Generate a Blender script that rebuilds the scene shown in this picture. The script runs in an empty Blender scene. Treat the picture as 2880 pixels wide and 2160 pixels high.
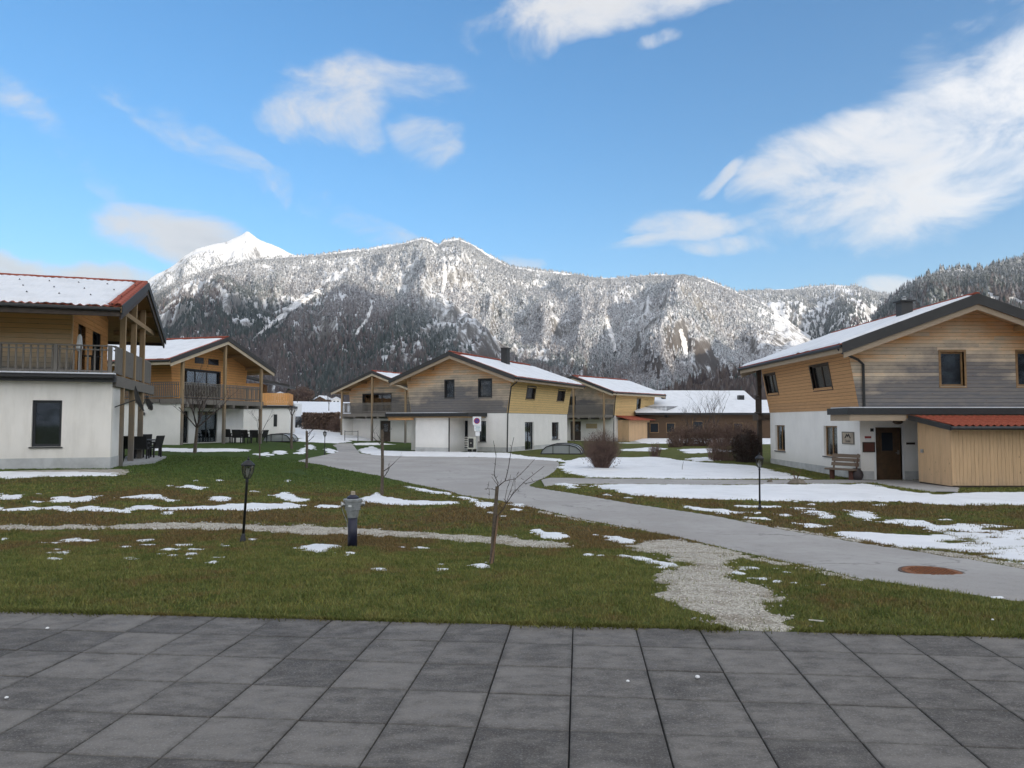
DRAFT = False
import bpy, bmesh, math, random
import numpy as np
from mathutils import Vector, Matrix

# ---------------------------------------------------------------- camera, sky, sun, exposure
S = bpy.context.scene
COL = S.collection
R = math.radians
S.render.engine = 'CYCLES'
S.cycles.use_denoising = True
S.cycles.max_bounces = 6
S.cycles.diffuse_bounces = 3
S.cycles.transparent_max_bounces = 12
S.view_settings.view_transform = 'Standard'
S.view_settings.look = 'None'
S.view_settings.gamma = 1.0
S.view_settings.use_curve_mapping = False
S.view_settings.exposure = 1.32

CAM_H, PITCH, FPX = 1.65, R(2.95), 2040.0
cam = bpy.data.cameras.new('camera')
cam.sensor_width = 36.0
cam.lens = 36.0 * FPX / 2880.0
cam.clip_start = 0.1
cam.clip_end = 20000.0
camo = bpy.data.objects.new('camera', cam)
COL.objects.link(camo)
camo.location = (0, 0, CAM_H)
camo.rotation_euler = (R(90) + PITCH, 0, 0)
S.camera = camo

SUN_AZ, SUN_EL = R(140), R(10.0)          # azimuth clockwise from +Y (straight ahead)
sun = bpy.data.lights.new('sun', 'SUN')
sun.energy = 3.0
sun.angle = R(0.55)
sun.color = (1.0, 0.87, 0.70)
suno = bpy.data.objects.new('sun', sun)
COL.objects.link(suno)
sd = Vector((math.sin(SUN_AZ) * math.cos(SUN_EL), math.cos(SUN_AZ) * math.cos(SUN_EL), math.sin(SUN_EL)))
suno.rotation_euler = sd.to_track_quat('Z', 'Y').to_euler()
suno.location = (30, -30, 40)

def pix_dir(u, v):
    """unit world direction through a point of the 2880 x 2160 photograph"""
    dx, dy = (u - 1440) / FPX, (1080 - v) / FPX
    d = Vector((dx, math.cos(PITCH) - dy * math.sin(PITCH), math.sin(PITCH) + dy * math.cos(PITCH)))
    return d.normalized()

class NT:
    """small helper for writing node trees"""
    def __init__(self, tree):
        self.t = tree
        tree.nodes.clear()
    def n(self, typ, ins=None, **kw):
        nd = self.t.nodes.new(typ)
        for k, v in kw.items():
            setattr(nd, k, v)
        for k, v in (ins or {}).items():
            if isinstance(v, bpy.types.NodeSocket):
                self.t.links.new(v, nd.inputs[k])
            else:
                nd.inputs[k].default_value = v
        return nd
    def math(self, op, a, b=0.0, c=0.0, clamp=False):
        return self.n('ShaderNodeMath', {0: a, 1: b, 2: c}, operation=op, use_clamp=clamp).outputs[0]
    def mix(self, f, a, b, bt='MIX'):
        nd = self.n('ShaderNodeMix', {0: f, 6: a, 7: b}, data_type='RGBA', blend_type=bt)
        return nd.outputs[2]
    def noise(self, vec, scale, detail=4.0, rough=0.55, dist=0.0):
        return self.n('ShaderNodeTexNoise', {'Vector': vec, 'Scale': scale, 'Detail': detail, 'Roughness': rough, 'Distortion': dist}).outputs[0]
    def ramp(self, f, lo, hi, a=0.0, b=1.0, smooth=True):
        return self.n('ShaderNodeMapRange', {0: f, 1: lo, 2: hi, 3: a, 4: b}, interpolation_type='SMOOTHSTEP' if smooth else 'LINEAR').outputs[0]
    def vscale(self, vec, s):
        return self.n('ShaderNodeVectorMath', {0: vec, 1: s}, operation='MULTIPLY').outputs[0]

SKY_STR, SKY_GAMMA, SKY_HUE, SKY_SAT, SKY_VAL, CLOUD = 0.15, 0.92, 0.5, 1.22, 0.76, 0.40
def make_world():
    w = bpy.data.worlds.new('World')
    S.world = w
    w.use_nodes = True
    T = NT(w.node_tree)
    gen = T.n('ShaderNodeTexCoord').outputs['Generated']
    sky = T.n('ShaderNodeTexSky', sky_type='NISHITA')
    sky.sun_disc = False
    sky.sun_elevation = SUN_EL
    sky.sun_rotation = SUN_AZ
    sky.altitude = 500
    sky.air_density = 1.0
    sky.dust_density = 0.0
    sky.ozone_density = 3.0
    skyc = sky.outputs[0]
    nrm = T.n('ShaderNodeVectorMath', {0: gen}, operation='NORMALIZE').outputs[0]
    warp = T.n('ShaderNodeTexNoise', {'Vector': nrm, 'Scale': 6.0, 'Detail': 3.0}).outputs[1]
    wv = T.n('ShaderNodeVectorMath', {0: warp, 1: (0.5, 0.5, 0.5)}, operation='SUBTRACT').outputs[0]
    wv = T.vscale(wv, (0.09, 0.09, 0.09))
    dirw = T.n('ShaderNodeVectorMath', {0: nrm, 1: wv}, operation='ADD').outputs[0]
    # clouds: (u, v, half width, half height, turn in degrees, weight) in photograph coordinates
    blobs = [
        (960, 275, 170, 95, -12, .95), (1130, 225, 150, 50, 8, .72), (1010, 345, 110, 55, 25, .7), (1215, 395, 75, 60, 20, .72),
        (505, 650, 160, 66, 6, 1.25), (430, 630, 90, 46, 0, 1.0),
        (60, 770, 150, 45, 0, 1.1), (250, 790, 130, 45, 0, 1.1),
        (1700, 10, 330, 60, -6, 1.05), (1520, 60, 120, 60, -35, .8), (1850, 120, 45, 22, -15, .6),
        (2420, 400, 250, 75, -14, .95), (2650, 330, 260, 130, -22, 1.02), (2830, 240, 170, 110, -30, 1.0),
        (2400, 565, 260, 85, -16, .95), (2650, 520, 300, 110, -18, .98), (2100, 640, 300, 32, -6, .85), (1930, 635, 130, 38, 3, .8),
        (2040, 480, 95, 22, -28, .6), (2010, 710, 120, 22, 5, .65), (2500, 805, 80, 24, 6, .8), (1450, 715, 60, 25, 10, .6),
        (170, 400, 330, 34, 33, .46), (60, 300, 150, 60, 25, .22), (900, 560, 620, 40, 22, .30), (1330, 130, 70, 34, 20, .45),
    ]
    dirs = [(pix_dir(u, v), a / FPX, b / FPX, t, wt) for u, v, a, b, t, wt in blobs]
    rng = random.Random(5)                     # denser unseen cloud, added overhead and all round for fill light
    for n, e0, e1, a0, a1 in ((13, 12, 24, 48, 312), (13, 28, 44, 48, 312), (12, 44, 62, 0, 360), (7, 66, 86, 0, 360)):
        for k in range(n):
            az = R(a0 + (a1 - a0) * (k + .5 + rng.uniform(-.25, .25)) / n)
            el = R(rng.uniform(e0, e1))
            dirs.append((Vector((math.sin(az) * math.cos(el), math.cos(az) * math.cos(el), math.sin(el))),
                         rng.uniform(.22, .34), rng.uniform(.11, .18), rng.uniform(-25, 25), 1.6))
    acc = None
    for c, ra, rb, t, wt in dirs:
        e1 = Vector((c.y, -c.x, 0)).normalized()
        e2 = e1.cross(c).normalized()
        if e2.z < 0: e2 = -e2
        ct, st = math.cos(R(-t)), math.sin(R(-t))
        f1, f2 = e1 * ct + e2 * st, e2 * ct - e1 * st
        a = T.n('ShaderNodeVectorMath', {0: dirw, 1: tuple(f1 / ra)}, operation='DOT_PRODUCT').outputs[1]
        b = T.n('ShaderNodeVectorMath', {0: dirw, 1: tuple(f2 / rb)}, operation='DOT_PRODUCT').outputs[1]
        q = T.math('MULTIPLY_ADD', b, b, T.math('MULTIPLY', a, a))
        f = T.n('ShaderNodeVectorMath', {0: nrm, 1: tuple(c)}, operation='DOT_PRODUCT').outputs[1]
        g = T.math('MULTIPLY', T.ramp(q, 2.2, 0.0, 0.0, wt), T.math('GREATER_THAN', f, 0.3))
        acc = g if acc is None else T.math('SMOOTH_MAX', acc, g, 0.12)
    sq = T.vscale(nrm, (1.0, 1.0, 1.7))
    n1 = T.noise(sq, 8.0, 12.0, 0.66, 0.5)
    n2 = T.noise(sq, 4.5, 3.0, 0.5)
    dens = T.math('MULTIPLY_ADD', T.math('SUBTRACT', n1, 0.5), 2.7, acc)
    dens = T.math('MULTIPLY', dens, T.ramp(acc, 0.02, 0.2))
    alpha = T.ramp(dens, 0.18, 1.35, 0.0, 0.88)
    # cloud brightness: lit rims and greyer thick middles
    thick = T.ramp(T.math('MULTIPLY_ADD', T.math('SUBTRACT', n2, 0.5), 2.2, dens), 0.95, 2.1)
    ccol = T.mix(thick, (0.84, 0.82, 0.80, 1), (0.52, 0.54, 0.58, 1))
    # clouds brighten towards the sun: fill light added from those out of view
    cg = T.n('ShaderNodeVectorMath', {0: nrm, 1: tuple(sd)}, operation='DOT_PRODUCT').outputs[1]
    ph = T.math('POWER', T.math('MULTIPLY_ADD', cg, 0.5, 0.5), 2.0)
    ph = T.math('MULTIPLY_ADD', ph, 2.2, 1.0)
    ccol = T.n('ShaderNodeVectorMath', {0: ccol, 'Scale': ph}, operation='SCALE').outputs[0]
    skyc = T.n('ShaderNodeGamma', {0: skyc, 1: SKY_GAMMA}).outputs[0]
    skyc = T.n('ShaderNodeHueSaturation', {'Hue': SKY_HUE, 'Saturation': SKY_SAT, 'Value': SKY_VAL, 'Color': skyc}).outputs[0]
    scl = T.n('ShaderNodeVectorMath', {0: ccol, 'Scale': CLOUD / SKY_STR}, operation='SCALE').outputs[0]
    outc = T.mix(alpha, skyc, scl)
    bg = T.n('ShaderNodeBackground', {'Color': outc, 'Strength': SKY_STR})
    o = T.n('ShaderNodeOutputWorld')
    w.node_tree.links.new(bg.outputs[0], o.inputs[0])
    w.cycles.sampling_method = 'MANUAL'
    w.cycles.sample_map_resolution = 512
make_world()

# ---------------------------------------------------------------- helpers
rnd = random.Random(11)

def tag(o, label=None, cat=None, group=None, kind=None):
    if label: o['label'] = label
    if cat: o['category'] = cat
    if group: o['group'] = group
    if kind: o['kind'] = kind
    return o

def empty(name, loc=(0, 0, 0), yaw=0.0, parent=None):
    o = bpy.data.objects.new(name, None)
    o.empty_display_size = 0.3
    COL.objects.link(o)
    o.location = loc
    o.rotation_euler = (0, 0, yaw)
    o.parent = parent
    return o

def thing(name, label, cat, loc=(0, 0, 0), yaw=0.0, group=None):
    return tag(empty(name, loc, yaw), label, cat, group)

def link_mesh(name, me, mat=None, parent=None):
    o = bpy.data.objects.new(name, me)
    COL.objects.link(o)
    if mat is not None and len(me.materials) == 0: me.materials.append(mat)
    o.parent = parent
    return o

def copy_tree(o, parent=None):
    c = o.copy()
    COL.objects.link(c)
    c.parent = parent
    for ch in list(o.children):
        copy_tree(ch, c)
    return c

class MB:
    """collects shapes; build() links them as one mesh object"""
    def __init__(self):
        self.v, self.f = [], []
    def add(self, vs, fs):
        k = len(self.v)
        self.v += [tuple(p) for p in vs]
        self.f += [tuple(i + k for i in f) for f in fs]
        return self
    def box(self, x0, x1, y0, y1, z0, z1):
        return self.add([(x0, y0, z0), (x1, y0, z0), (x1, y1, z0), (x0, y1, z0), (x0, y0, z1), (x1, y0, z1), (x1, y1, z1), (x0, y1, z1)],
                        [(0, 3, 2, 1), (4, 5, 6, 7), (0, 1, 5, 4), (1, 2, 6, 5), (2, 3, 7, 6), (3, 0, 4, 7)])
    def cbox(self, c, s):
        return self.box(c[0] - s[0] / 2, c[0] + s[0] / 2, c[1] - s[1] / 2, c[1] + s[1] / 2, c[2] - s[2] / 2, c[2] + s[2] / 2)
    def bar(self, a, b, w, h, up=(0, 0, 1)):
        """box beam from a to b"""
        a, b, up = Vector(a), Vector(b), Vector(up)
        d = (b - a).normalized()
        s = d.cross(up)
        if s.length < 1e-4: s = d.cross(Vector((1, 0, 0)))
        s = s.normalized() * w / 2
        t = s.cross(d).normalized() * h / 2
        vs = [a - s - t, a + s - t, a + s + t, a - s + t, b - s - t, b + s - t, b + s + t, b - s + t]
        return self.add(vs, [(0, 1, 2, 3), (7, 6, 5, 4), (0, 4, 5, 1), (1, 5, 6, 2), (2, 6, 7, 3), (3, 7, 4, 0)])
    def prism(self, poly, off):
        """closed prism: poly is a list of 3D points, off the extrusion vector"""
        n = len(poly)
        off = Vector(off)
        vs = [Vector(p) for p in poly] + [Vector(p) + off for p in poly]
        fs = [tuple(range(n - 1, -1, -1)), tuple(range(n, 2 * n))]
        fs += [(i, (i + 1) % n, n + (i + 1) % n, n + i) for i in range(n)]
        return self.add(vs, fs)
    def tube(self, pts, radii, n=6, cap=True):
        pts = [Vector(p) for p in pts]
        if not hasattr(radii, '__len__'): radii = [radii] * len(pts)
        k0 = len(self.v)
        ref = Vector((0.31, 0.95, 0.11))
        for i, p in enumerate(pts):
            d = (pts[min(i + 1, len(pts) - 1)] - pts[max(i - 1, 0)])
            d = d.normalized() if d.length > 1e-9 else Vector((0, 0, 1))
            s = d.cross(ref)
            if s.length < 0.05: s = d.cross(Vector((1, 0, 0)))
            s.normalize()
            t = d.cross(s)
            for j in range(n):
                a = 2 * math.pi * j / n
                self.v.append(tuple(p + (s * math.cos(a) + t * math.sin(a)) * radii[i]))
        for i in range(len(pts) - 1):
            for j in range(n):
                a, b = k0 + i * n + j, k0 + i * n + (j + 1) % n
                self.f.append((a, b, b + n, a + n))
        if cap:
            self.f.append(tuple(k0 + j for j in range(n - 1, -1, -1)))
            e = k0 + (len(pts) - 1) * n
            self.f.append(tuple(e + j for j in range(n)))
        return self
    def lathe(self, prof, n=16, c=(0, 0)):
        """prof: list of (radius, z)"""
        k0 = len(self.v)
        for r, z in prof:
            for j in range(n):
                a = 2 * math.pi * j / n
                self.v.append((c[0] + r * math.cos(a), c[1] + r * math.sin(a), z))
        for i in range(len(prof) - 1):
            for j in range(n):
                a, b = k0 + i * n + j, k0 + i * n + (j + 1) % n
                self.f.append((a, b, b + n, a + n))
        self.f.append(tuple(k0 + j for j in range(n - 1, -1, -1)))
        e = k0 + (len(prof) - 1) * n
        self.f.append(tuple(e + j for j in range(n)))
        return self
    def mesh(self, name, smooth=False):
        me = bpy.data.meshes.new(name)
        me.from_pydata(self.v, [], self.f)
        if smooth: me.polygons.foreach_set('use_smooth', [True] * len(me.polygons))
        me.update()
        return me
    def build(self, name, mat, parent=None, smooth=False, bevel=0.0):
        o = link_mesh(name, self.mesh(name, smooth), mat, parent)
        if bevel:
            m = o.modifiers.new('bevel', 'BEVEL')
            m.width, m.segments, m.limit_method = bevel, 2, 'ANGLE'
        return o

def np_mesh(name, verts, faces, mat=None, parent=None, smooth=False, attr=None):
    """verts (n,3), faces (m,k) numpy"""
    me = bpy.data.meshes.new(name)
    verts = np.asarray(verts, np.float32)
    faces = np.asarray(faces, np.int32)
    m, k = faces.shape
    me.vertices.add(len(verts))
    me.vertices.foreach_set('co', verts.ravel())
    me.loops.add(m * k)
    me.loops.foreach_set('vertex_index', faces.ravel())
    me.polygons.add(m)
    me.polygons.foreach_set('loop_start', np.arange(0, m * k, k, dtype=np.int32))
    me.polygons.foreach_set('loop_total', np.full(m, k, np.int32))
    if smooth: me.polygons.foreach_set('use_smooth', np.ones(m, bool))
    for an, data in (attr or {}).items():
        a = me.attributes.new(an, 'FLOAT_COLOR', 'POINT')
        a.data.foreach_set('color', np.asarray(data, np.float32).ravel())
    me.update(calc_edges=True)
    me.validate()
    return link_mesh(name, me, mat, parent)

_tabs = {}
def vnoise(x, y, seed=0):
    if seed not in _tabs: _tabs[seed] = np.random.RandomState(seed).rand(256, 256)
    t = _tabs[seed]
    xi, yi = np.floor(x).astype(int), np.floor(y).astype(int)
    fx, fy = x - xi, y - yi
    fx, fy = fx * fx * (3 - 2 * fx), fy * fy * (3 - 2 * fy)
    a, b = t[xi & 255, yi & 255], t[(xi + 1) & 255, yi & 255]
    c, d = t[xi & 255, (yi + 1) & 255], t[(xi + 1) & 255, (yi + 1) & 255]
    return (a * (1 - fx) + b * fx) * (1 - fy) + (c * (1 - fx) + d * fx) * fy

def fbm(x, y, oct=4, seed=0, gain=0.5, ridged=False):
    s, amp, tot = 0.0, 1.0, 0.0
    for i in range(oct):
        n = vnoise(x * 2 ** i + 17.3 * i, y * 2 ** i + 9.1 * i, seed + i)
        if ridged: n = 1 - np.abs(2 * n - 1)
        s = s + amp * n
        tot += amp
        amp *= gain
    return s / tot

def sstep(a, b, x):
    t = np.clip((x - a) / (b - a), 0, 1)
    return t * t * (3 - 2 * t)

def gh(x, y):
    """height of the ground"""
    x, y = np.asarray(x, float), np.asarray(y, float)
    g = lambda cx, cy, sx, sy: np.exp(-((x - cx) / sx) ** 2 - ((y - cy) / sy) ** 2)
    h = -0.018 - 0.285 * sstep(6.4, 12.0, y) - 0.15 * sstep(14, 40, y)
    side = sstep(0, 1, (-3 - 7.0 * sstep(30, 60, y) - x) / 13.0) * sstep(12, 24, y)
    h = h + side * (0.42 + 0.26 * sstep(28, 44, y))
    h = h - 0.22 * g(15, 27, 9, 9)
    back = sstep(62, 175, y) * sstep(0, 1, (-2 - x) / 24.0) * (5.9 + 0.3 * np.sin(x * 0.06))
    h = h + back
    far = np.maximum(0, np.hypot(x, y) - 260)
    return h - 0.006 * far

def ghs(x, y): return float(gh(x, y))

def gp(u, v):
    """ground point seen at (u, v) of the photograph"""
    d = pix_dir(u, v)
    lo, hi = 0.5, 400.0
    f = lambda t: CAM_H + d.z * t - ghs(d.x * t, d.y * t)
    t = lo
    while t < hi:
        if f(t) < 0: break
        t *= 1.03
    a, b = t / 1.03, t
    for _ in range(40):
        m = (a + b) / 2
        if f(m) > 0: a = m
        else: b = m
    return Vector((d.x * a, d.y * a, ghs(d.x * a, d.y * a)))

def at_depth(u, v, y):
    """point at depth y (metres along +Y) seen at (u, v)"""
    d = pix_dir(u, v)
    t = y / d.y
    return Vector((d.x * t, y, CAM_H + d.z * t))

# ---------------------------------------------------------------- materials
MATS = {}
def material(name):
    m = bpy.data.materials.new(name)
    m.use_nodes = True
    T = NT(m.node_tree)
    out = T.n('ShaderNodeOutputMaterial')
    MATS[name] = m
    return m, T, out

def finish(T, out, col, rough=0.8, metal=0.0, bump=None, bstr=0.3, bdist=0.02, spec=0.5, **kw):
    ins = {'Base Color': col, 'Roughness': rough, 'Metallic': metal, 'Specular IOR Level': spec}
    ins.update(kw)
    if bump is not None:
        ins['Normal'] = T.n('ShaderNodeBump', {'Strength': bstr, 'Distance': bdist, 'Height': bump}).outputs[0]
    b = T.n('ShaderNodeBsdfPrincipled', ins)
    T.t.links.new(b.outputs[0], out.inputs[0])
    return b

def simple(name, col, rough=0.6, metal=0.0, var=0.12, scale=6.0, bump=0.0, spec=0.5):
    m, T, out = material(name)
    p = T.n('ShaderNodeTexCoord').outputs['Object']
    n = T.noise(p, scale, 6.0, 0.6)
    a = tuple(c * (1 - var) for c in col) + (1,)
    b = tuple(min(1, c * (1 + var)) for c in col) + (1,)
    c = T.mix(T.ramp(n, 0.3, 0.7), a, b)
    finish(T, out, c, rough, metal, bump=n if bump else None, bstr=bump, spec=spec)
    return m

# ---------------------------------------------------------------- mountains
def az_el(ud, vd):
    """display pixel (2212 wide) -> azimuth, elevation tangent"""
    d = pix_dir(ud * 2880 / 2212, vd * 2880 / 2212)
    return math.degrees(math.atan2(d.x, d.y)), d.z / math.hypot(d.x, d.y)

def mat_mountain():
    m, T, out = material('mountain_rock_and_snow')
    geo = T.n('ShaderNodeNewGeometry')
    pos, nor = geo.outputs['Position'], geo.outputs['Normal']
    z = T.n('ShaderNodeSeparateXYZ', {0: pos}).outputs[2]
    nz = T.n('ShaderNodeSeparateXYZ', {0: nor}).outputs[2]
    stretch = T.vscale(pos, (1, 1, 0.35))
    n1 = T.noise(stretch, 0.05, 10.0, 0.72)
    n2 = T.noise(pos, 0.008, 5.0, 0.6)
    n3 = T.noise(stretch, 0.22, 6.0, 0.75)
    rock = T.mix(T.ramp(n1, 0.35, 0.65), (0.15, 0.148, 0.146, 1), (0.33, 0.32, 0.30, 1))
    litter = T.mix(n3, (0.045, 0.036, 0.032, 1), (0.11, 0.085, 0.07, 1))
    alt = T.ramp(z, 60, 330, 0.0, 1.0, False)
    s = T.math('MULTIPLY_ADD', n1, 1.6, T.math('MULTIPLY_ADD', nz, 0.55, T.math('MULTIPLY_ADD', alt, 0.27, T.math('MULTIPLY', n3, 0.5))))
    snow = T.ramp(s, 1.37, 1.74)
    base = T.mix(T.ramp(T.math('MULTIPLY_ADD', n2, 0.5, alt), 0.2, 0.75), litter, rock)
    col = T.mix(snow, base, (0.80, 0.82, 0.86, 1))
    finish(T, out, col, 0.85, bump=T.math('ADD', n1, n3), bstr=0.8, bdist=6.0, spec=0.2)
    return m

def mat_forest():
    m, T, out = material('snowy_forest')
    a = T.n('ShaderNodeAttribute', attribute_name='tree').outputs['Color']
    sep = T.n('ShaderNodeSeparateColor', {0: a})
    geo = T.n('ShaderNodeNewGeometry')
    nz = T.n('ShaderNodeSeparateXYZ', {0: geo.outputs['Normal']}).outputs[2]
    n = T.noise(geo.outputs['Position'], 0.35, 4.0, 0.7)
    ever = T.mix(sep.outputs[2], (0.022, 0.032, 0.030, 1), (0.050, 0.062, 0.052, 1))
    bare = T.mix(sep.outputs[2], (0.050, 0.040, 0.040, 1), (0.105, 0.082, 0.072, 1))
    col = T.mix(sep.outputs[1], ever, bare)
    snow = T.math('MULTIPLY', sep.outputs[0], T.ramp(n, 0.34, 0.62))
    col = T.mix(snow, col, (0.60, 0.62, 0.65, 1))
    finish(T, out, col, 0.9, spec=0.1)
    return m

class Range:
    def __init__(self, pts, Rb, Rc, seed, amp=0.35, elpts=False, k=1.0, detail=26.0, back=0.5):
        self.pts = sorted(pts if elpts else [az_el(*p) for p in pts])
        self.Rb, self.Rc, self.seed, self.amp, self.k, self.detail, self.back = Rb, Rc, seed, amp, k, detail, back
    def crest(self, az):
        a = np.array([p[0] for p in self.pts]); e = np.array([p[1] for p in self.pts])
        return np.interp(az, a, e) * self.Rc + CAM_H
    def height(self, az, r):
        Rb, Rc, sd = self.Rb, self.Rc, self.seed
        L = np.radians(az) * Rc
        t = (r - Rb) / (Rc - Rb)
        tc = np.clip(t, 0, 1)
        # spurs and gullies running down from the crest, drifting sideways as they fall
        warp = (fbm(L / 420, r / 420, 3, sd + 5) - 0.5) * 260
        sp = fbm((L + warp) / 300, r / 1500 + 3, 4, sd, ridged=True) - 0.55
        sp2 = fbm((L + warp * 0.6) / 95, r / 420 + 7, 4, sd + 9, ridged=True) - 0.55
        env = np.sin(np.pi * np.clip(tc, 0.0, 1.0)) ** 0.7
        te = np.clip(tc + (sp * self.amp + sp2 * 0.12) * env, 0, 1.0)
        prof = 0.55 * te ** self.k + 0.45 * sstep(0.05, 1.0, te)
        # cliff bands
        band = fbm(L / 240, te * 9 + fbm(L / 300, r / 300, 2, sd + 3) * 3, 3, sd + 21)
        prof = prof + (sstep(0.42, 0.62, band) - 0.5) * 0.05 * env
        h = self.crest(az) * prof
        h = h + (fbm(L / 42, r / 42, 4, sd + 31, ridged=True) - 0.6) * self.detail * (0.25 + 0.75 * env) * np.clip(h / 60, 0, 1)
        cap = self.crest(az) * np.minimum(r / Rc, 1.0) * 0.985
        k = 10.0
        h = np.where(r < Rc * 0.995, cap - k * np.logaddexp(0, (cap - h) / k) + 0 * h if False else -k * np.logaddexp(-cap / k, -h / k), h)
        over = np.clip((r - Rc) / (Rc * 0.5), 0, 1)
        h = h * (1 - self.back * over ** 0.9)
        return h - 14 * (1 - np.clip(t * 6, 0, 1)) - 3
    def mesh(self, name, az0, az1, na, nr, mat, rmax=1.35):
        az = np.linspace(az0, az1, na)
        r = np.concatenate([np.linspace(self.Rb, self.Rc, nr), self.Rc * (1 + (rmax - 1) * np.linspace(0, 1, max(6, nr // 8))[1:])])
        A, Q = np.meshgrid(az, r, indexing='ij')
        Z = self.height(A, Q)
        X, Y = Q * np.sin(np.radians(A)), Q * np.cos(np.radians(A))
        V = np.stack([X, Y, Z], -1).reshape(-1, 3)
        n, k = A.shape
        i = np.arange(n - 1)[:, None] * k + np.arange(k - 1)[None, :]
        F = np.stack([i, i + k, i + k + 1, i + 1], -1).reshape(-1, 4)
        o = np_mesh(name, V, F, mat, smooth=True)
        tag(o, kind='structure')
        self.g = (az, r, Z)
        return o
    def sample(self, az, r):
        A, Rr, Z = self.g
        fi = np.interp(az, A, np.arange(len(A))); fj = np.interp(r, Rr, np.arange(len(Rr)))
        i, j = np.minimum(fi.astype(int), len(A) - 2), np.minimum(fj.astype(int), len(Rr) - 2)
        fx, fy = fi - i, fj - j
        z = (Z[i, j] * (1 - fx) + Z[i + 1, j] * fx) * (1 - fy) + (Z[i, j + 1] * (1 - fx) + Z[i + 1, j + 1] * fx) * fy
        dr = (Z[i, j + 1] - Z[i, j]) / (Rr[j + 1] - Rr[j])
        da = (Z[i + 1, j] - Z[i, j]) / (np.radians(A[1] - A[0]) * r)
        return z, np.hypot(dr, da)

# avalanche tracks on the main range: (u, v, half width) of the 2212 wide view
GULLIES = [
    [(692, 628, 5), (668, 642, 8), (640, 660, 9), (612, 684, 7), (585, 703, 4), (545, 738, 2)],
    [(803, 662, 3), (795, 690, 4), (778, 712, 4), (768, 728, 2)],
    [(958, 560, 3), (962, 600, 4), (955, 640, 3)],
    [(1470, 715, 3), (1478, 745, 5), (1484, 780, 3)],
    [(1310, 690, 3), (1322, 730, 5), (1330, 770, 3)]]
def in_gully(az, tan):
    a = np.radians(az)
    x, y, z = np.sin(a), np.cos(a), tan
    yc, zc = y * math.cos(PITCH) + z * math.sin(PITCH), z * math.cos(PITCH) - y * math.sin(PITCH)
    u, v = (1440 + FPX * x / yc) * 2212 / 2880, (1080 - FPX * zc / yc) * 2212 / 2880
    out = np.zeros(az.shape, bool)
    for g in GULLIES:
        for (a0, b0, w0), (a1, b1, w1) in zip(g, g[1:]):
            ex, ey = a1 - a0, b1 - b0
            t = np.clip(((u - a0) * ex + (v - b0) * ey) / (ex * ex + ey * ey), 0, 1)
            out |= np.hypot(u - a0 - t * ex, v - b0 - t * ey) < (w0 + (w1 - w0) * t) * 1.25
    return out

def forest(name, rg, az0, az1, n, hmin, hmax, mat, label, snow_lo, snow_hi, bare=0.25, thin=1.0, rlo=0.0, rhi=1.02, seed=3, tilt=0.0):
    rs = np.random.RandomState(seed)
    az = rs.uniform(az0, az1, n)
    r = rg.Rb + (rg.Rc - rg.Rb) * rs.uniform(rlo, rhi, n)
    z, sl = rg.sample(az, r)
    L = np.radians(az) * rg.Rc
    dn = fbm(L / 90, r / 160, 4, rg.seed + 77)
    gul = fbm((L + 0.35 * r) / 120, r / 900, 3, rg.seed + 55, ridged=True)
    keep = (dn + rs.uniform(-.18, .18, n) > 0.40 + 0.13 * np.clip(sl - 0.75, 0, 1) * thin) & (z > -1) & (gul < 0.93) & ~in_gully(az, (z - CAM_H) / r)
    az, r, z, L = az[keep], r[keep], z[keep], L[keep]
    m = len(az)
    h = rs.uniform(hmin, hmax, m) * (1 - 0.35 * sstep(300, 560, z))
    rad = h * rs.uniform(0.20, 0.30, m)
    X, Y = r * np.sin(np.radians(az)), r * np.cos(np.radians(az))
    th = rs.uniform(0, 6.28, m)
    V = np.zeros((m, 6, 3), np.float32)
    for j in range(5):
        a = th + j * 2 * np.pi / 5
        q = rad * rs.uniform(0.7, 1.25, m)
        V[:, j, 0], V[:, j, 1], V[:, j, 2] = X + q * np.cos(a), Y + q * np.sin(a), z - 0.6 + rs.uniform(-.5, .8, m)
    V[:, 5, 0], V[:, 5, 1], V[:, 5, 2] = X + rs.uniform(-.3, .3, m), Y, z + h
    b = np.arange(m)[:, None] * 6
    F = np.concatenate([b + np.array([[j, (j + 1) % 5, 5]]) for j in range(5)], 0)
    sn = np.clip(sstep(snow_lo, snow_hi, z + tilt * az + 120 * (fbm(L / 260, r / 260, 3, rg.seed + 91) - 0.5)) * 0.95 + rs.uniform(-.15, .15, m), 0, 1)
    br = (fbm(L / 130, r / 130, 3, rg.seed + 61) + rs.uniform(-.15, .15, m) + bare > 0.72).astype(float) * (1 - 0.8 * sstep(200, 420, z))
    A = np.stack([sn, br, rs.uniform(0, 1, m), np.ones(m)], -1)
    A = np.repeat(A[:, None, :], 6, 1).reshape(-1, 4)
    o = np_mesh(name, V.reshape(-1, 3), F, mat, attr={'tree': A})
    return tag(o, label, 'forest', kind='stuff')

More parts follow.
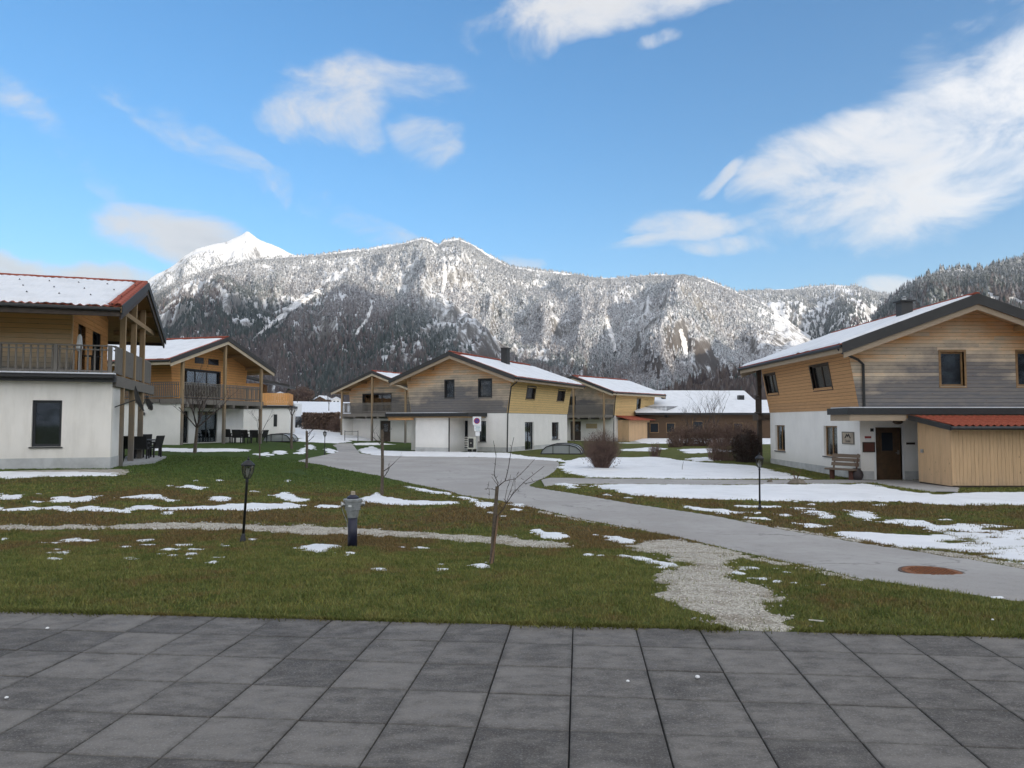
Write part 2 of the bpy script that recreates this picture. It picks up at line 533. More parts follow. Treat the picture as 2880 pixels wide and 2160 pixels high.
MT, FO = mat_mountain(), mat_forest()
main_pts = [(-700, 700), (-300, 690), (0, 690), (250, 672), (310, 648), (400, 602), (480, 572), (560, 558), (650, 552), (700, 548), (760, 540), (840, 530), (890, 520), (910, 514),
            (930, 520), (945, 530), (960, 517), (990, 514), (1020, 525), (1060, 550), (1100, 572), (1150, 580), (1200, 585), (1260, 592), (1300, 600),
            (1350, 597), (1400, 592), (1480, 592), (1520, 600), (1560, 615), (1600, 634), (1650, 655), (1700, 690), (1800, 760), (1900, 800), (2300, 820)]
main = Range(main_pts, 760, 1900, 100, amp=0.36)
main.mesh('mountain', -52, 26, 620, 150, MT)
peak = Range([(-200, 760), (100, 720), (200, 680), (310, 611), (340, 590), (375, 572), (400, 551), (425, 536), (440, 531), (480, 523), (510, 511), (528, 502), (535, 498), (543, 503), (560, 515), (600, 532), (650, 556), (720, 590), (800, 640), (1000, 760), (1300, 900)], 1700, 2900, 300, amp=0.30, detail=30)
peak.mesh('mountain', -42, -6, 260, 70, MT)
far = Range([(1350, 800), (1480, 660), (1600, 627), (1700, 623), (1760, 617), (1800, 614), (1850, 616), (1900, 630), (1950, 640), (2100, 655), (2400, 700)], 1300, 2500, 500, amp=0.25)
far.mesh('mountain', -2, 42, 260, 60, MT)
near = Range([(1780, 850), (1840, 770), (1880, 692), (1900, 662), (1930, 637), (1970, 607), (2000, 592), (2030, 582), (2060, 577), (2100, 578), (2140, 570), (2212, 560), (2350, 530), (2700, 520), (3600, 500)], 520, 1150, 700, amp=0.30)
near.mesh('mountain', 14, 62, 300, 80, MT)
hill = Range([(1340, 880), (1390, 866), (1440, 846), (1500, 816), (1540, 803), (1600, 800), (1700, 790), (1800, 800), (2100, 830)], 240, 420, 900, amp=0.1, detail=3)
hill.mesh('hill', -6, 44, 120, 30, MT)
# the valley goes on all the way round; its unseen southern wall is shaped to keep the low sun off the meadow
ring = Range([(60, .16), (80, .13), (100, .13), (110, .15), (115, .16), (118, .20), (120.5, .245), (122.5, .33), (127, .375), (133, .365), (140, .355), (146, .32), (151, .24), (157, .15), (180, .12), (200, .12), (230, .12), (270, .13), (300, .15), (318, .16)], 1100, 2200, 1300, amp=0.2, elpts=True)
ring.mesh('mountain', 55, 318, 420, 40, MT)

if not DRAFT:
    forest('forest', main, -34, 20, 150000, 5, 10.5, FO, 'snow dusted conifer forest covering the long grey mountain range', 10, 210, bare=0.28, tilt=6.0)
    forest('forest', peak, -32, -18, 11000, 7, 12, FO, 'thin frosted forest on the slopes under the highest snowy peak', -200, 40, bare=0.0, rlo=0.1, rhi=0.72, seed=5)
    forest('forest', far, 6, 34, 26000, 8, 14, FO, 'bluish forest on the far ridge behind the right chalet', 130, 420, bare=0.2, seed=6)
    forest('forest', near, 18, 42, 26000, 6, 12, FO, 'snowy conifers on the steep near ridge at the right edge', 40, 300, bare=0.15, thin=0.6, seed=7)
    forest('forest', hill, -5, 40, 15000, 4, 8, FO, 'dark leafless wood on the low hill behind the barn roofs', 900, 1000, bare=0.45, thin=0, seed=8)

def gully(pts):
    """avalanche track: a strip of bare snow lying on the main range, (u, v, half width) of the 2212 wide view"""
    def hit(ud, vd):
        d = pix_dir(ud * 2880 / 2212, vd * 2880 / 2212)
        az, c = math.degrees(math.atan2(d.x, d.y)), math.hypot(d.x, d.y)
        r = np.arange(main.Rb, main.Rc * 1.02, 4.0)
        z, _ = main.sample(np.full(r.shape, az), r)
        k = np.argmax(z + 2.0 > CAM_H + r * d.z / c)
        return Vector((r[k] * math.sin(math.radians(az)), r[k] * math.cos(math.radians(az)), float(z[k]) + 2.5)) if k > 0 else None
    rg = random.Random(int(pts[0][0]))
    mb = MB(); row = None
    for (a, b, w), (c, d, x) in zip(pts, pts[1:]):
        for i in range(8):
            t = i / 8
            u, v, h = a + (c - a) * t, b + (d - b) * t, (w + (x - w) * t) * rg.uniform(.8, 1.5)
            p, q = hit(u - h, v + rg.uniform(-2, 2)), hit(u + h, v + rg.uniform(-2, 2))
            if p is None or q is None: continue
            m = (p + q) / 2 + Vector((0, -2, 2))
            k = len(mb.v); mb.v += [tuple(p), tuple(m), tuple(q)]
            if row is not None: mb.f += [(row, row + 1, k + 1, k), (row + 1, row + 2, k + 2, k + 1)]
            row = k
    tag(mb.build('snow_gully', MT_SNOW, smooth=True), kind='structure')
m_, T_, out_ = material('gully_snow')
n_ = T_.noise(T_.n('ShaderNodeNewGeometry').outputs['Position'], 0.12, 6.0, 0.7)
finish(T_, out_, T_.mix(T_.ramp(n_, 0.42, 0.62), (0.86, 0.86, 0.87, 1), (0.45, 0.44, 0.43, 1)), 0.8, bump=n_, bstr=0.8, bdist=3.0)
MT_SNOW = m_
for g_ in GULLIES: gully(g_)

# ---------------------------------------------------------------- ground, road, patio, gravel, snow, grass
def grass_colour(T, pos, bright=1.0):
    n1 = T.noise(pos, 0.45, 5.0, 0.6)
    n2 = T.noise(pos, 2.6, 5.0, 0.65)
    n3 = T.noise(pos, 24.0, 3.0, 0.7)
    y = T.n('ShaderNodeSeparateXYZ', {0: pos}).outputs[1]
    x = T.n('ShaderNodeSeparateXYZ', {0: pos}).outputs[0]
    # the meadow between the snow strips is browner, the lawn by the left houses is lush
    belt = T.math('MULTIPLY', T.ramp(y, 9.0, 12.5), T.ramp(y, 24.0, 17.0))
    lush = T.math('MULTIPLY', T.ramp(y, 18.0, 26.0), T.ramp(x, 3.0, -5.0))
    s = lambda c: tuple(q * bright for q in c) + (1,)
    g = T.mix(T.ramp(n2, 0.3, 0.7), s((0.055, 0.082, 0.016)), s((0.150, 0.160, 0.045)))
    g = T.mix(T.ramp(n3, 0.35, 0.75), g, s((0.135, 0.140, 0.050)))
    br = T.mix(n3, s((0.085, 0.055, 0.022)), s((0.160, 0.115, 0.052)))
    k = T.math('MULTIPLY_ADD', belt, 0.20, n1)
    k = T.math('MULTIPLY_ADD', T.math('SUBTRACT', n2, 0.5), 0.75, k)
    c = T.mix(T.ramp(k, 0.52, 0.78, 0.0, 0.9), g, br)
    return T.mix(T.math('MULTIPLY', lush, 0.75), c, T.mix(n2, s((0.030, 0.068, 0.014)), s((0.060, 0.105, 0.026))))

def mat_ground():
    m, T, out = material('meadow_ground')
    pos = T.n('ShaderNodeNewGeometry').outputs['Position']
    c = grass_colour(T, pos, 0.85)
    hgt = T.math('ADD', T.noise(pos, 30.0, 4.0, 0.7), T.noise(pos, 6.0, 4.0, 0.7))
    finish(T, out, c, 0.95, bump=hgt, bstr=0.9, bdist=0.04, spec=0.1)
    return m
def mat_blade():
    m, T, out = material('grass_blades')
    pos = T.n('ShaderNodeNewGeometry').outputs['Position']
    c = grass_colour(T, pos, 1.35)
    a = T.n('ShaderNodeAttribute', attribute_name='tint').outputs['Color']
    c = T.mix(1.0, c, a, 'MULTIPLY')
    finish(T, out, c, 0.75, spec=0.25)
    return m
def mat_road():
    m, T, out = material('worn_asphalt')
    pos = T.n('ShaderNodeNewGeometry').outputs['Position']
    n1, n2, n3 = T.noise(pos, 0.5, 5.0, 0.6), T.noise(pos, 60.0, 3.0, 0.8), T.noise(pos, 5.0, 6.0, 0.7)
    c = T.mix(T.ramp(n1, 0.3, 0.7), (0.290, 0.272, 0.258, 1), (0.385, 0.368, 0.352, 1))
    c = T.mix(T.ramp(n3, 0.45, 0.75, 0.0, 0.5), c, (0.20, 0.19, 0.185, 1))
    crk = T.n('ShaderNodeTexVoronoi', {'Vector': T.n('ShaderNodeVectorMath', {0: pos, 1: T.n('ShaderNodeVectorMath', {0: T.n('ShaderNodeTexNoise', {'Vector': pos, 'Scale': 1.5, 'Detail': 4.0}).outputs[1], 'Scale': 1.2}, operation='SCALE').outputs[0]}, operation='ADD').outputs[0], 'Scale': 0.28}, feature='DISTANCE_TO_EDGE').outputs['Distance']
    c = T.mix(T.math('MULTIPLY', T.ramp(crk, 0.012, 0.0, 0.0, 0.7), T.ramp(n1, 0.42, 0.55)), c, (0.10, 0.095, 0.09, 1))
    c = T.mix(T.ramp(n2, 0.35, 0.75, 0.0, 0.7), c, (0.40, 0.39, 0.37, 1))
    finish(T, out, c, 0.9, bump=n2, bstr=0.5, bdist=0.01, spec=0.3)
    return m
def mat_gravel():
    m, T, out = material('gravel')
    pos = T.n('ShaderNodeNewGeometry').outputs['Position']
    v = T.n('ShaderNodeTexVoronoi', {'Vector': pos, 'Scale': 55.0})
    n = T.noise(pos, 3.0, 4.0, 0.6)
    sep = T.n('ShaderNodeSeparateColor', {0: v.outputs['Color']}).outputs[0]
    c = T.mix(sep, (0.26, 0.235, 0.195, 1), (0.60, 0.56, 0.48, 1))
    c = T.mix(T.ramp(n, 0.46, 0.70, 0.0, 0.6), c, (0.17, 0.13, 0.085, 1))
    finish(T, out, c, 0.95, bump=v.outputs['Distance'], bstr=0.8, bdist=0.02, spec=0.2)
    return m
def mat_pebble():
    m, T, out = material('pebbles')
    r = T.n('ShaderNodeAttribute', attribute_name='tint').outputs['Color']
    finish(T, out, r, 0.9, spec=0.2)
    return m
def mat_snow():
    m, T, out = material('old_snow')
    pos = T.n('ShaderNodeNewGeometry').outputs['Position']
    n1, n2, n3 = T.noise(pos, 1.2, 5.0, 0.6), T.noise(pos, 14.0, 5.0, 0.7), T.noise(pos, 0.5, 4.0, 0.6)
    c = T.mix(T.ramp(n1, 0.4, 0.75), (0.79, 0.80, 0.82, 1), (0.69, 0.70, 0.715, 1))
    c = T.mix(T.ramp(n2, 0.66, 0.80, 0.0, 0.45), c, (0.45, 0.42, 0.36, 1))
    h = T.math('MULTIPLY_ADD', n1, 2.0, n2)
    finish(T, out, c, 0.6, bump=h, bstr=0.6, bdist=0.035, spec=0.3, **{'Subsurface Weight': 0.0})
    return m
def mat_tile():
    m, T, out = material('concrete_paving')
    pos = T.n('ShaderNodeNewGeometry').outputs['Position']
    rv = T.n('ShaderNodeObjectInfo').outputs['Random']
    off = T.n('ShaderNodeCombineXYZ', {0: T.math('MULTIPLY', rv, 37.0), 1: T.math('MULTIPLY', rv, 91.0), 2: 0.0}).outputs[0]
    p2 = T.n('ShaderNodeVectorMath', {0: pos, 1: off}, operation='ADD').outputs[0]
    n1 = T.noise(T.vscale(p2, (1.0, 1.7, 1.0)), 4.2, 8.0, 0.72)
    n2 = T.noise(pos, 75.0, 4.0, 0.85)
    n3 = T.noise(p2, 11.0, 8.0, 0.75)
    n4 = T.noise(pos, 0.8, 3.0, 0.5)
    tone = T.math('MULTIPLY_ADD', T.math('SUBTRACT', rv, 0.5), 0.20, n1)
    tone = T.math('MULTIPLY_ADD', T.math('SUBTRACT', n4, 0.5), 0.35, tone)
    c = T.mix(T.ramp(tone, 0.28, 0.72), (0.060, 0.053, 0.047, 1), (0.180, 0.165, 0.148, 1))
    c = T.mix(T.ramp(n3, 0.5, 0.72, 0.0, 0.35), c, (0.24, 0.22, 0.198, 1))
    c = T.mix(T.ramp(n3, 0.48, 0.25, 0.0, 0.5), c, (0.062, 0.050, 0.048, 1))
    c = T.mix(T.ramp(n2, 0.50, 0.74, 0.0, 0.7), c, (0.36, 0.345, 0.325, 1))
    ob = T.n('ShaderNodeSeparateXYZ', {0: T.n('ShaderNodeVectorMath', {0: T.n('ShaderNodeTexCoord').outputs['Object']}, operation='ABSOLUTE').outputs[0]})
    ed = T.math('MAXIMUM', ob.outputs[0], ob.outputs[1])
    c = T.mix(T.math('MULTIPLY', T.ramp(ed, 0.205, 0.246), T.ramp(n3, 0.38, 0.62, 0.05, 0.55)), c, (0.05, 0.046, 0.042, 1))
    finish(T, out, c, T.ramp(n3, 0.3, 0.7, 0.62, 0.85), bump=n2, bstr=0.45, bdist=0.004, spec=0.35)
    return m
GROUND, BLADE, ROAD, GRAVEL, PEB, SNOW, TILE = mat_ground(), mat_blade(), mat_road(), mat_gravel(), mat_pebble(), mat_snow(), mat_tile()
DARKJOINT = simple('joint_sand', (0.012, 0.012, 0.013), 0.95)

def axis_pts(lo, hi, step, far, k=26):
    g = np.geomspace(step * 2, far, k)
    return np.concatenate([lo - g[::-1], np.arange(lo, hi + step / 2, step), hi + g])
gx, gy = axis_pts(-34, 34, 0.5, 5200), axis_pts(-8, 64, 0.5, 5200)
X, Y = np.meshgrid(gx, gy, indexing='ij')
i = np.arange(len(gx) - 1)[:, None] * len(gy) + np.arange(len(gy) - 1)[None, :]
zz = gh(X, Y)
zz = np.where((Y < 6.0 - 0.093 * X - 0.4) & (X > -8.3) & (X < 7.2) & (Y > -0.3), -0.15, zz)      # dug out under the patio
tag(np_mesh('ground', np.stack([X, Y, zz], -1).reshape(-1, 3), np.stack([i, i + len(gy), i + len(gy) + 1, i + 1], -1).reshape(-1, 4), GROUND, smooth=True), kind='structure')

def zpts(ox, oy, sc, pts):
    """points read off an enlarged view of the photograph -> ground points (x, y)"""
    out = []
    for a, b in pts:
        p = gp(ox + a / sc, oy + b / sc)
        out.append((p.x, p.y))
    return out
Z1 = lambda *p: zpts(0, 1250, 3.0722, p)
Z2 = lambda *p: zpts(640, 1250, 3.0722, p)
Z3 = lambda *p: zpts(1300, 1250, 3.0722, p)
Z4 = lambda *p: zpts(2000, 1250, 2.5136, p)
ZB = lambda *p: zpts(340, 920, 3.4562, p)
ZF = lambda *p: zpts(0, 0, 1.0, p)
def spot(zf, a, b, w, h):
    """small blob round a point of an enlarged view"""
    r = random.Random(int(a * 7 + b))
    return zf(*[(a + w * math.cos(t) * r.uniform(.75, 1.2), b + h * math.sin(t) * r.uniform(.75, 1.2)) for t in [k * math.pi / 5 for k in range(10)]])

class Field:
    """region of ground bounded by polygons, its outline broken by noise"""
    def __init__(self, polys, amp=0.0, scale=1.0, seed=0, holes=(), amp2=0.0, eat=None):
        self.eat = eat
        self.p, self.amp, self.scale, self.seed, self.holes, self.amp2 = polys, amp, scale, seed, holes, amp2
    @staticmethod
    def sd(poly, x, y):
        P = np.array(poly)
        d = np.full(x.shape, 1e9); ins = np.zeros(x.shape, bool)
        for (ax, ay), (bx, by) in zip(P, np.roll(P, -1, 0)):
            ex, ey = bx - ax, by - ay
            t = np.clip(((x - ax) * ex + (y - ay) * ey) / (ex * ex + ey * ey + 1e-12), 0, 1)
            d = np.minimum(d, np.hypot(x - ax - t * ex, y - ay - t * ey))
            c = ((ay > y) != (by > y))
            with np.errstate(divide='ignore', invalid='ignore'):
                ins ^= c & (x < ex * (y - ay) / (ey if ey != 0 else 1e-12) + ax)
        return np.where(ins, d, -d)
    def __call__(self, x, y):
        x, y = np.asarray(x, float), np.asarray(y, float)
        out = np.full(x.shape, -1.0)
        for q in self.p:
            P = np.array(q); m = 1.2
            sel = (x > P[:, 0].min() - m) & (x < P[:, 0].max() + m) & (y > P[:, 1].min() - m) & (y < P[:, 1].max() + m)
            if sel.any():
                out[sel] = np.maximum(out[sel], self.sd(q, x[sel], y[sel]))
        if self.amp:
            n = (fbm(x / self.scale, y / self.scale, 4, self.seed, 0.6) - 0.5) * 2 * self.amp
            if self.amp2: n = n + (vnoise(x / 0.13, y / 0.13, self.seed + 40) - 0.5) * 2 * self.amp2
            out = out + n
        if self.eat: out = np.minimum(out, self.eat(x, y))
        for f in self.holes:
            out = np.minimum(out, -f(x, y) - 0.02)
        return out

def sheet(name, fld, mat, box, res, thick, edge, base=0.0, kind='structure', label=None, cat=None, lump=0.0):
    x0, x1, y0, y1 = box
    gx, gy = np.arange(x0, x1, res), np.arange(y0, y1, res)
    X, Y = np.meshgrid(gx, gy, indexing='ij')
    s = fld(X, Y)
    Z = gh(X, Y) + base + np.where(s > 0, thick * sstep(0, edge, s) ** 0.7, -np.clip(-s / max(res, 0.05), 0, 1) * (0.05 + base))
    if lump: Z = Z + lump * (fbm(X / 0.7, Y / 0.7, 3, 71) - 0.5) * sstep(0, edge * 2, s)
    k = len(gy)
    ok = s > -2.1 * res
    i = np.arange(len(gx) - 1)[:, None] * k + np.arange(k - 1)[None, :]
    F = np.stack([i, i + k, i + k + 1, i + 1], -1).reshape(-1, 4)
    F = F[ok.ravel()[F].all(1) & (s.ravel()[F] > 0).any(1)]
    u, inv = np.unique(F.ravel(), return_inverse=True)
    V = np.stack([X, Y, Z], -1).reshape(-1, 3)[u]
    o = np_mesh(name, V, inv.reshape(-1, 4), mat, smooth=True)
    return tag(o, label, cat, kind=kind)

road_poly = ZF((2880, 1692), (2796, 1682), (2597, 1652), (2418, 1628), (2278, 1594), (2119, 1560), (2010, 1534), (1902, 1510), (1788, 1489), (1625, 1458), (1495, 1427), (1398, 1406),
               (1300, 1393), (1258, 1380), (1161, 1361), (1063, 1338), (965, 1320), (900, 1307), (835, 1297), (870, 1288), (917, 1279), (950, 1271), (946, 1259), (935, 1252), (955, 1247), (990, 1247),
               (998, 1257), (1014, 1276), (1063, 1281), (1360, 1286), (1463, 1287), (1530, 1291), (1570, 1299), (1573, 1309), (1560, 1325), (1534, 1343), (1500, 1358), (1490, 1366), (1508, 1372), (1625, 1390),
               (1788, 1419), (1951, 1442), (2020, 1453), (2199, 1489), (2358, 1516), (2557, 1548), (2796, 1584), (2880, 1602))
p_a, p_b = road_poly[0], road_poly[-1]
dirx = (p_a[0] - road_poly[2][0], p_a[1] - road_poly[2][1]); L_ = math.hypot(*dirx)
ext = [(p_b[0] + 16, p_b[1] - 1.2), (p_a[0] + 16, p_a[1] - 1.2)]
ROAD_F = Field([road_poly + ext], 0.035, 0.6, 3)
path_poly = ZF((1490, 1362), (1520, 1351), (1541, 1345), (1723, 1348), (2020, 1351), (2278, 1351), (2420, 1350), (2600, 1352), (2700, 1372), (2690, 1391), (2656, 1389), (2597, 1381), (2457, 1358), (2239, 1361),
                (2000, 1365), (1723, 1362), (1577, 1362), (1508, 1372))
PATH_F = Field([path_poly], 0.03, 0.5, 8)
gravel_polys = [
    ZF((-400, 1479), (0, 1477), (163, 1480), (358, 1476), (488, 1469), (684, 1472), (803, 1477), (965, 1484), (1128, 1494), (1360, 1508), (1463, 1513), (1600, 1530), (1600, 1538), (1540, 1541), (1450, 1536),
       (1360, 1526), (1128, 1511), (965, 1506), (803, 1500), (640, 1491), (358, 1490), (0, 1489), (-400, 1491)),
    Z3((1850, 818), (2212, 875), (2400, 930), (2300, 1090), (2440, 1180), (2680, 1290), (2800, 1440), (2740, 1640), (2000, 1600), (2110, 1500), (1920, 1430), (1680, 1310), (1760, 1200), (1700, 1120), (1920, 1050), (1720, 965), (1400, 885), (1560, 850)),
    Z4((0, 718), (300, 783), (700, 868), (1060, 955), (1040, 962), (690, 890), (300, 830), (0, 800)),
    Z4((0, 515), (500, 605), (900, 675), (1400, 755), (2000, 845), (2300, 905), (2300, 880), (2000, 815), (1700, 762), (1400, 735), (900, 655), (500, 590), (200, 545)),
    Z3((650, 575), (1000, 640), (1400, 715), (1400, 728), (1000, 655), (650, 588))]
# pebble strip round the left chalet
gravel_polys.append(ZF((-300, 1322), (0, 1326), (315, 1320), (370, 1318), (350, 1336), (0, 1343), (-300, 1348)))
PATIO_YAW = R(-5.3)
PATIO_P0 = (0.447, 5.46)
def patio_uv(x, y):
    c, s = math.cos(PATIO_YAW), math.sin(PATIO_YAW)
    dx, dy = x - PATIO_P0[0], y - PATIO_P0[1]
    return dx * c + dy * s, -dx * s + dy * c
class PatioF:
    def __call__(self, x, y):
        return 0.505 - patio_uv(np.asarray(x, float), np.asarray(y, float))[1]
GRAVEL_F = Field(gravel_polys, 0.30, 0.55, 21, holes=(ROAD_F, PatioF()), amp2=0.10)

snow_near = [
    Z1((0, 425), (30, 418), (60, 440), (210, 433), (150, 472), (0, 478)), Z1((445, 465), (520, 448), (640, 458), (720, 448), (870, 443), (800, 492), (560, 502), (425, 502)),
    Z1((1000, 460), (1100, 446), (1300, 430), (1380, 440), (1480, 475), (1600, 478), (1490, 498), (1380, 472), (1200, 468)), Z1((1525, 370), (1620, 348), (1700, 358), (1785, 373), (1720, 394), (1660, 378)),
    Z1((1785, 465), (1900, 446), (2035, 463), (1950, 492), (1840, 492)),
    Z1((-200, 545), (0, 535), (60, 556), (280, 543), (350, 546), (480, 532), (600, 537), (640, 557), (780, 532), (900, 547), (1060, 565), (1150, 532), (1300, 525), (1440, 545), (1700, 537), (2000, 522), (2212, 512),
       (2212, 572), (1700, 562), (1500, 568), (1300, 563), (1180, 568), (1100, 592), (900, 578), (700, 573), (600, 582), (400, 559), (100, 575), (-200, 572)),
    Z1((500, 825), (620, 815), (880, 832), (870, 845), (640, 842)), Z1((1180, 830), (1300, 822), (1330, 838), (1230, 842)), Z1((1245, 855), (1310, 848), (1420, 868), (1300, 880)), Z1((1520, 865), (1660, 862), (1650, 880)), Z1((1530, 890), (1660, 895), (1780, 905), (1720, 918), (1600, 908)),
    Z1((1380, 585), (1500, 580), (1515, 600), (1400, 605)),
    Z2((0, 517), (200, 507), (450, 512), (500, 502), (720, 528), (560, 553), (250, 568), (0, 565)), Z2((375, 440), (500, 412), (600, 448), (720, 482), (600, 503), (470, 472)), Z2((740, 522), (965, 528), (960, 548), (800, 548)),
    Z2((1140, 470), (1230, 438), (1295, 412), (1345, 448), (1500, 468), (1600, 487), (1990, 492), (2005, 512), (1700, 523), (1400, 523), (1170, 492)),
    Z2((455, 235), (600, 217), (672, 203), (662, 238), (725, 266), (640, 268), (520, 248)),
    Z2((600, 890), (760, 862), (870, 867), (1010, 880), (880, 912), (955, 937), (780, 928), (650, 918)), Z2((990, 938), (1065, 930), (1130, 945), (1050, 952)),
    Z2((1485, 352), (1650, 376), (1750, 396), (1935, 418), (1900, 438), (1700, 413)), Z2((1925, 443), (2120, 462), (2215, 507), (2215, 548), (2150, 533), (2080, 483)),
    Z3((585, 745), (640, 737), (720, 752), (830, 767), (975, 803), (820, 823), (700, 803), (640, 778)), Z3((1170, 783), (1300, 788), (1400, 808), (1495, 828), (1480, 853), (1380, 853), (1250, 818)),
    Z3((1365, 963), (1500, 967), (1600, 987), (1750, 1017), (1850, 1053), (1835, 1073), (1700, 1063), (1620, 1023), (1500, 993)), Z3((1770, 1000), (1830, 982), (1895, 1020), (1810, 1033)),
    Z3((90, 1045), (200, 1020), (245, 1050), (180, 1072)), Z3((425, 520), (570, 512), (500, 543)), Z3((420, 548), (560, 566), (470, 572)), Z3((100, 505), (250, 500), (330, 515), (200, 540)),
    Z4((1460, 1005), (1560, 995), (1695, 1030), (1560, 1024)),
    Z4((860, 622), (1000, 612), (1150, 622), (1300, 637), (1500, 647), (1650, 637), (1500, 597), (1350, 587), (1190, 548), (1300, 526), (1500, 541), (1600, 576), (1800, 561), (2000, 567), (2212, 597), (2700, 640), (2700, 930),
       (2212, 845), (2000, 803), (1700, 753), (1400, 733), (1150, 693), (940, 653)),
    Z4((570, 448), (720, 451), (850, 496), (910, 520), (760, 524), (650, 482)), Z4((925, 458), (1100, 476), (1210, 520), (1100, 538), (1000, 502)), Z4((570, 553), (700, 566), (890, 578), (880, 592), (680, 585)),
    Z4((-200, 430), (0, 457), (100, 462), (240, 480), (100, 494), (0, 478), (-200, 450)), Z4((180, 433), (480, 438), (470, 450), (200, 444)), Z4((220, 513), (380, 518), (440, 536), (250, 523)), Z4((450, 492), (560, 490), (540, 506))]
for zf, lst in ((Z1, [(470, 855, 40, 7), (370, 848, 42, 7), (1080, 883, 48, 8), (1935, 868, 45, 9), (1450, 910, 36, 8), (1405, 948, 52, 6), (490, 912, 42, 7), (620, 915, 32, 6), (400, 935, 30, 7), (540, 942, 42, 9), (475, 985, 55, 8), (1110, 985, 30, 9),
                      (1250, 1018, 32, 8), (1645, 990, 34, 8), (1845, 1022, 38, 11), (1670, 950, 45, 8), (1945, 973, 35, 7), (2170, 822, 45, 8), (345, 430, 16, 6), (310, 495, 45, 6), (1180, 400, 16, 5), (1905, 312, 34, 6), (1690, 312, 20, 6), (1465, 358, 20, 6), (40, 815, 50, 6), (1480, 957, 16, 8)]),
                (Z2, [(765, 280, 18, 10), (835, 290, 22, 8), (872, 298, 18, 7), (1520, 890, 36, 8), (1660, 893, 70, 8), (1330, 1080, 52, 11), (1850, 1028, 45, 9), (1850, 1082, 78, 9), (530, 315, 26, 6), (300, 232, 16, 5), (225, 406, 30, 6), (1190, 292, 26, 5), (1410, 315, 22, 9), (470, 138, 26, 6), (585, 152, 36, 8), (868, 192, 26, 5)]),
                (Z3, [(1085, 952, 38, 8), (1190, 960, 26, 5), (245, 592, 36, 8), (370, 622, 22, 6), (1255, 435, 26, 6), (1425, 460, 30, 6)]),
                (Z4, [(265, 878, 60, 9), (430, 887, 34, 8), (530, 900, 50, 9), (220, 912, 36, 9), (285, 940, 36, 8), (375, 950, 42, 9), (465, 970, 46, 7), (575, 980, 34, 6), (680, 993, 58, 11), (1290, 987, 55, 7), (2005, 1085, 55, 8), (330, 485, 30, 7), (700, 424, 50, 5), (1190, 428, 40, 6), (1660, 532, 45, 5)])):
    snow_near += [spot(zf, *q) for q in lst]
snow_mid = [
    ZF((1575, 1318), (1590, 1297), (1642, 1287), (1723, 1288), (1853, 1287), (1918, 1296), (2020, 1305), (2119, 1311), (2200, 1330), (2280, 1347), (2020, 1348), (1723, 1345), (1650, 1343), (1605, 1333)),
    ZF((1655, 1368), (1723, 1364), (2020, 1367), (2239, 1364), (2440, 1363), (2560, 1384), (2640, 1394), (2700, 1388), (2880, 1387), (3300, 1392), (3300, 1440), (2880, 1421), (2700, 1422), (2500, 1412), (2300, 1412), (2160, 1410), (2020, 1404), (1850, 1399), (1750, 1386)),
    Z3((845, 350), (890, 340), (1000, 362), (985, 382), (880, 370)),
    Z2((1145, 45), (1250, 18), (1310, 42), (1340, 58), (2212, 72), (2212, 107), (1700, 107), (1300, 97), (1160, 72)), Z3((0, 70), (400, 78), (560, 108), (840, 128), (900, 152), (600, 133), (300, 117), (0, 102)),
    Z2((215, 85), (350, 73), (402, 88), (340, 103)), spot(Z2, 440, 70, 45, 16), spot(Z2, 620, 75, 55, 9), spot(Z2, 655, 55, 22, 22), spot(Z2, 715, 25, 30, 22), Z2((850, 30), (940, 58), (900, 78), (860, 60)),
    ZB((310, 1178), (700, 1186), (1240, 1192), (1240, 1208), (700, 1216), (330, 1202)),
    ZF((-300, 1330), (0, 1331), (200, 1329), (330, 1331), (315, 1339), (150, 1340), (0, 1346), (-300, 1350)),
    ZF((880, 1226), (960, 1222), (985, 1243), (945, 1247), (860, 1243), (820, 1240)), ZF((1775, 1263), (1830, 1259), (1880, 1262), (1830, 1268)), ZF((1910, 1265), (2010, 1262), (2060, 1270), (1940, 1276)), ZF((1930, 1290), (1985, 1287), (2020, 1295), (1960, 1298)),
    ZF((1750, 1264), (1840, 1266), (1840, 1270), (1750, 1268)), ZF((1000, 1247), (1060, 1246), (1110, 1250), (1000, 1252))]
def worn(x, y):
    """where the thin snow right of the road has melted through"""
    n = fbm(x / 0.9, y / 0.42, 5, 501, 0.6)
    return (n - 0.40) * 0.9 + 0.6 * (1 - sstep(4.0, 6.0, x)) + 0.12 * sstep(9.5, 12.5, x)
def worn_mid(x, y):
    n = fbm(x / 1.6, y / 0.8, 5, 511, 0.6)
    return (n - 0.30) * 1.6 + 0.25
SNOW_F = Field(snow_near, 0.13, 0.22, 5, amp2=0.085, eat=worn)
SNOWM_F = Field(snow_mid, 0.42, 0.55, 6, amp2=0.16, eat=worn_mid)

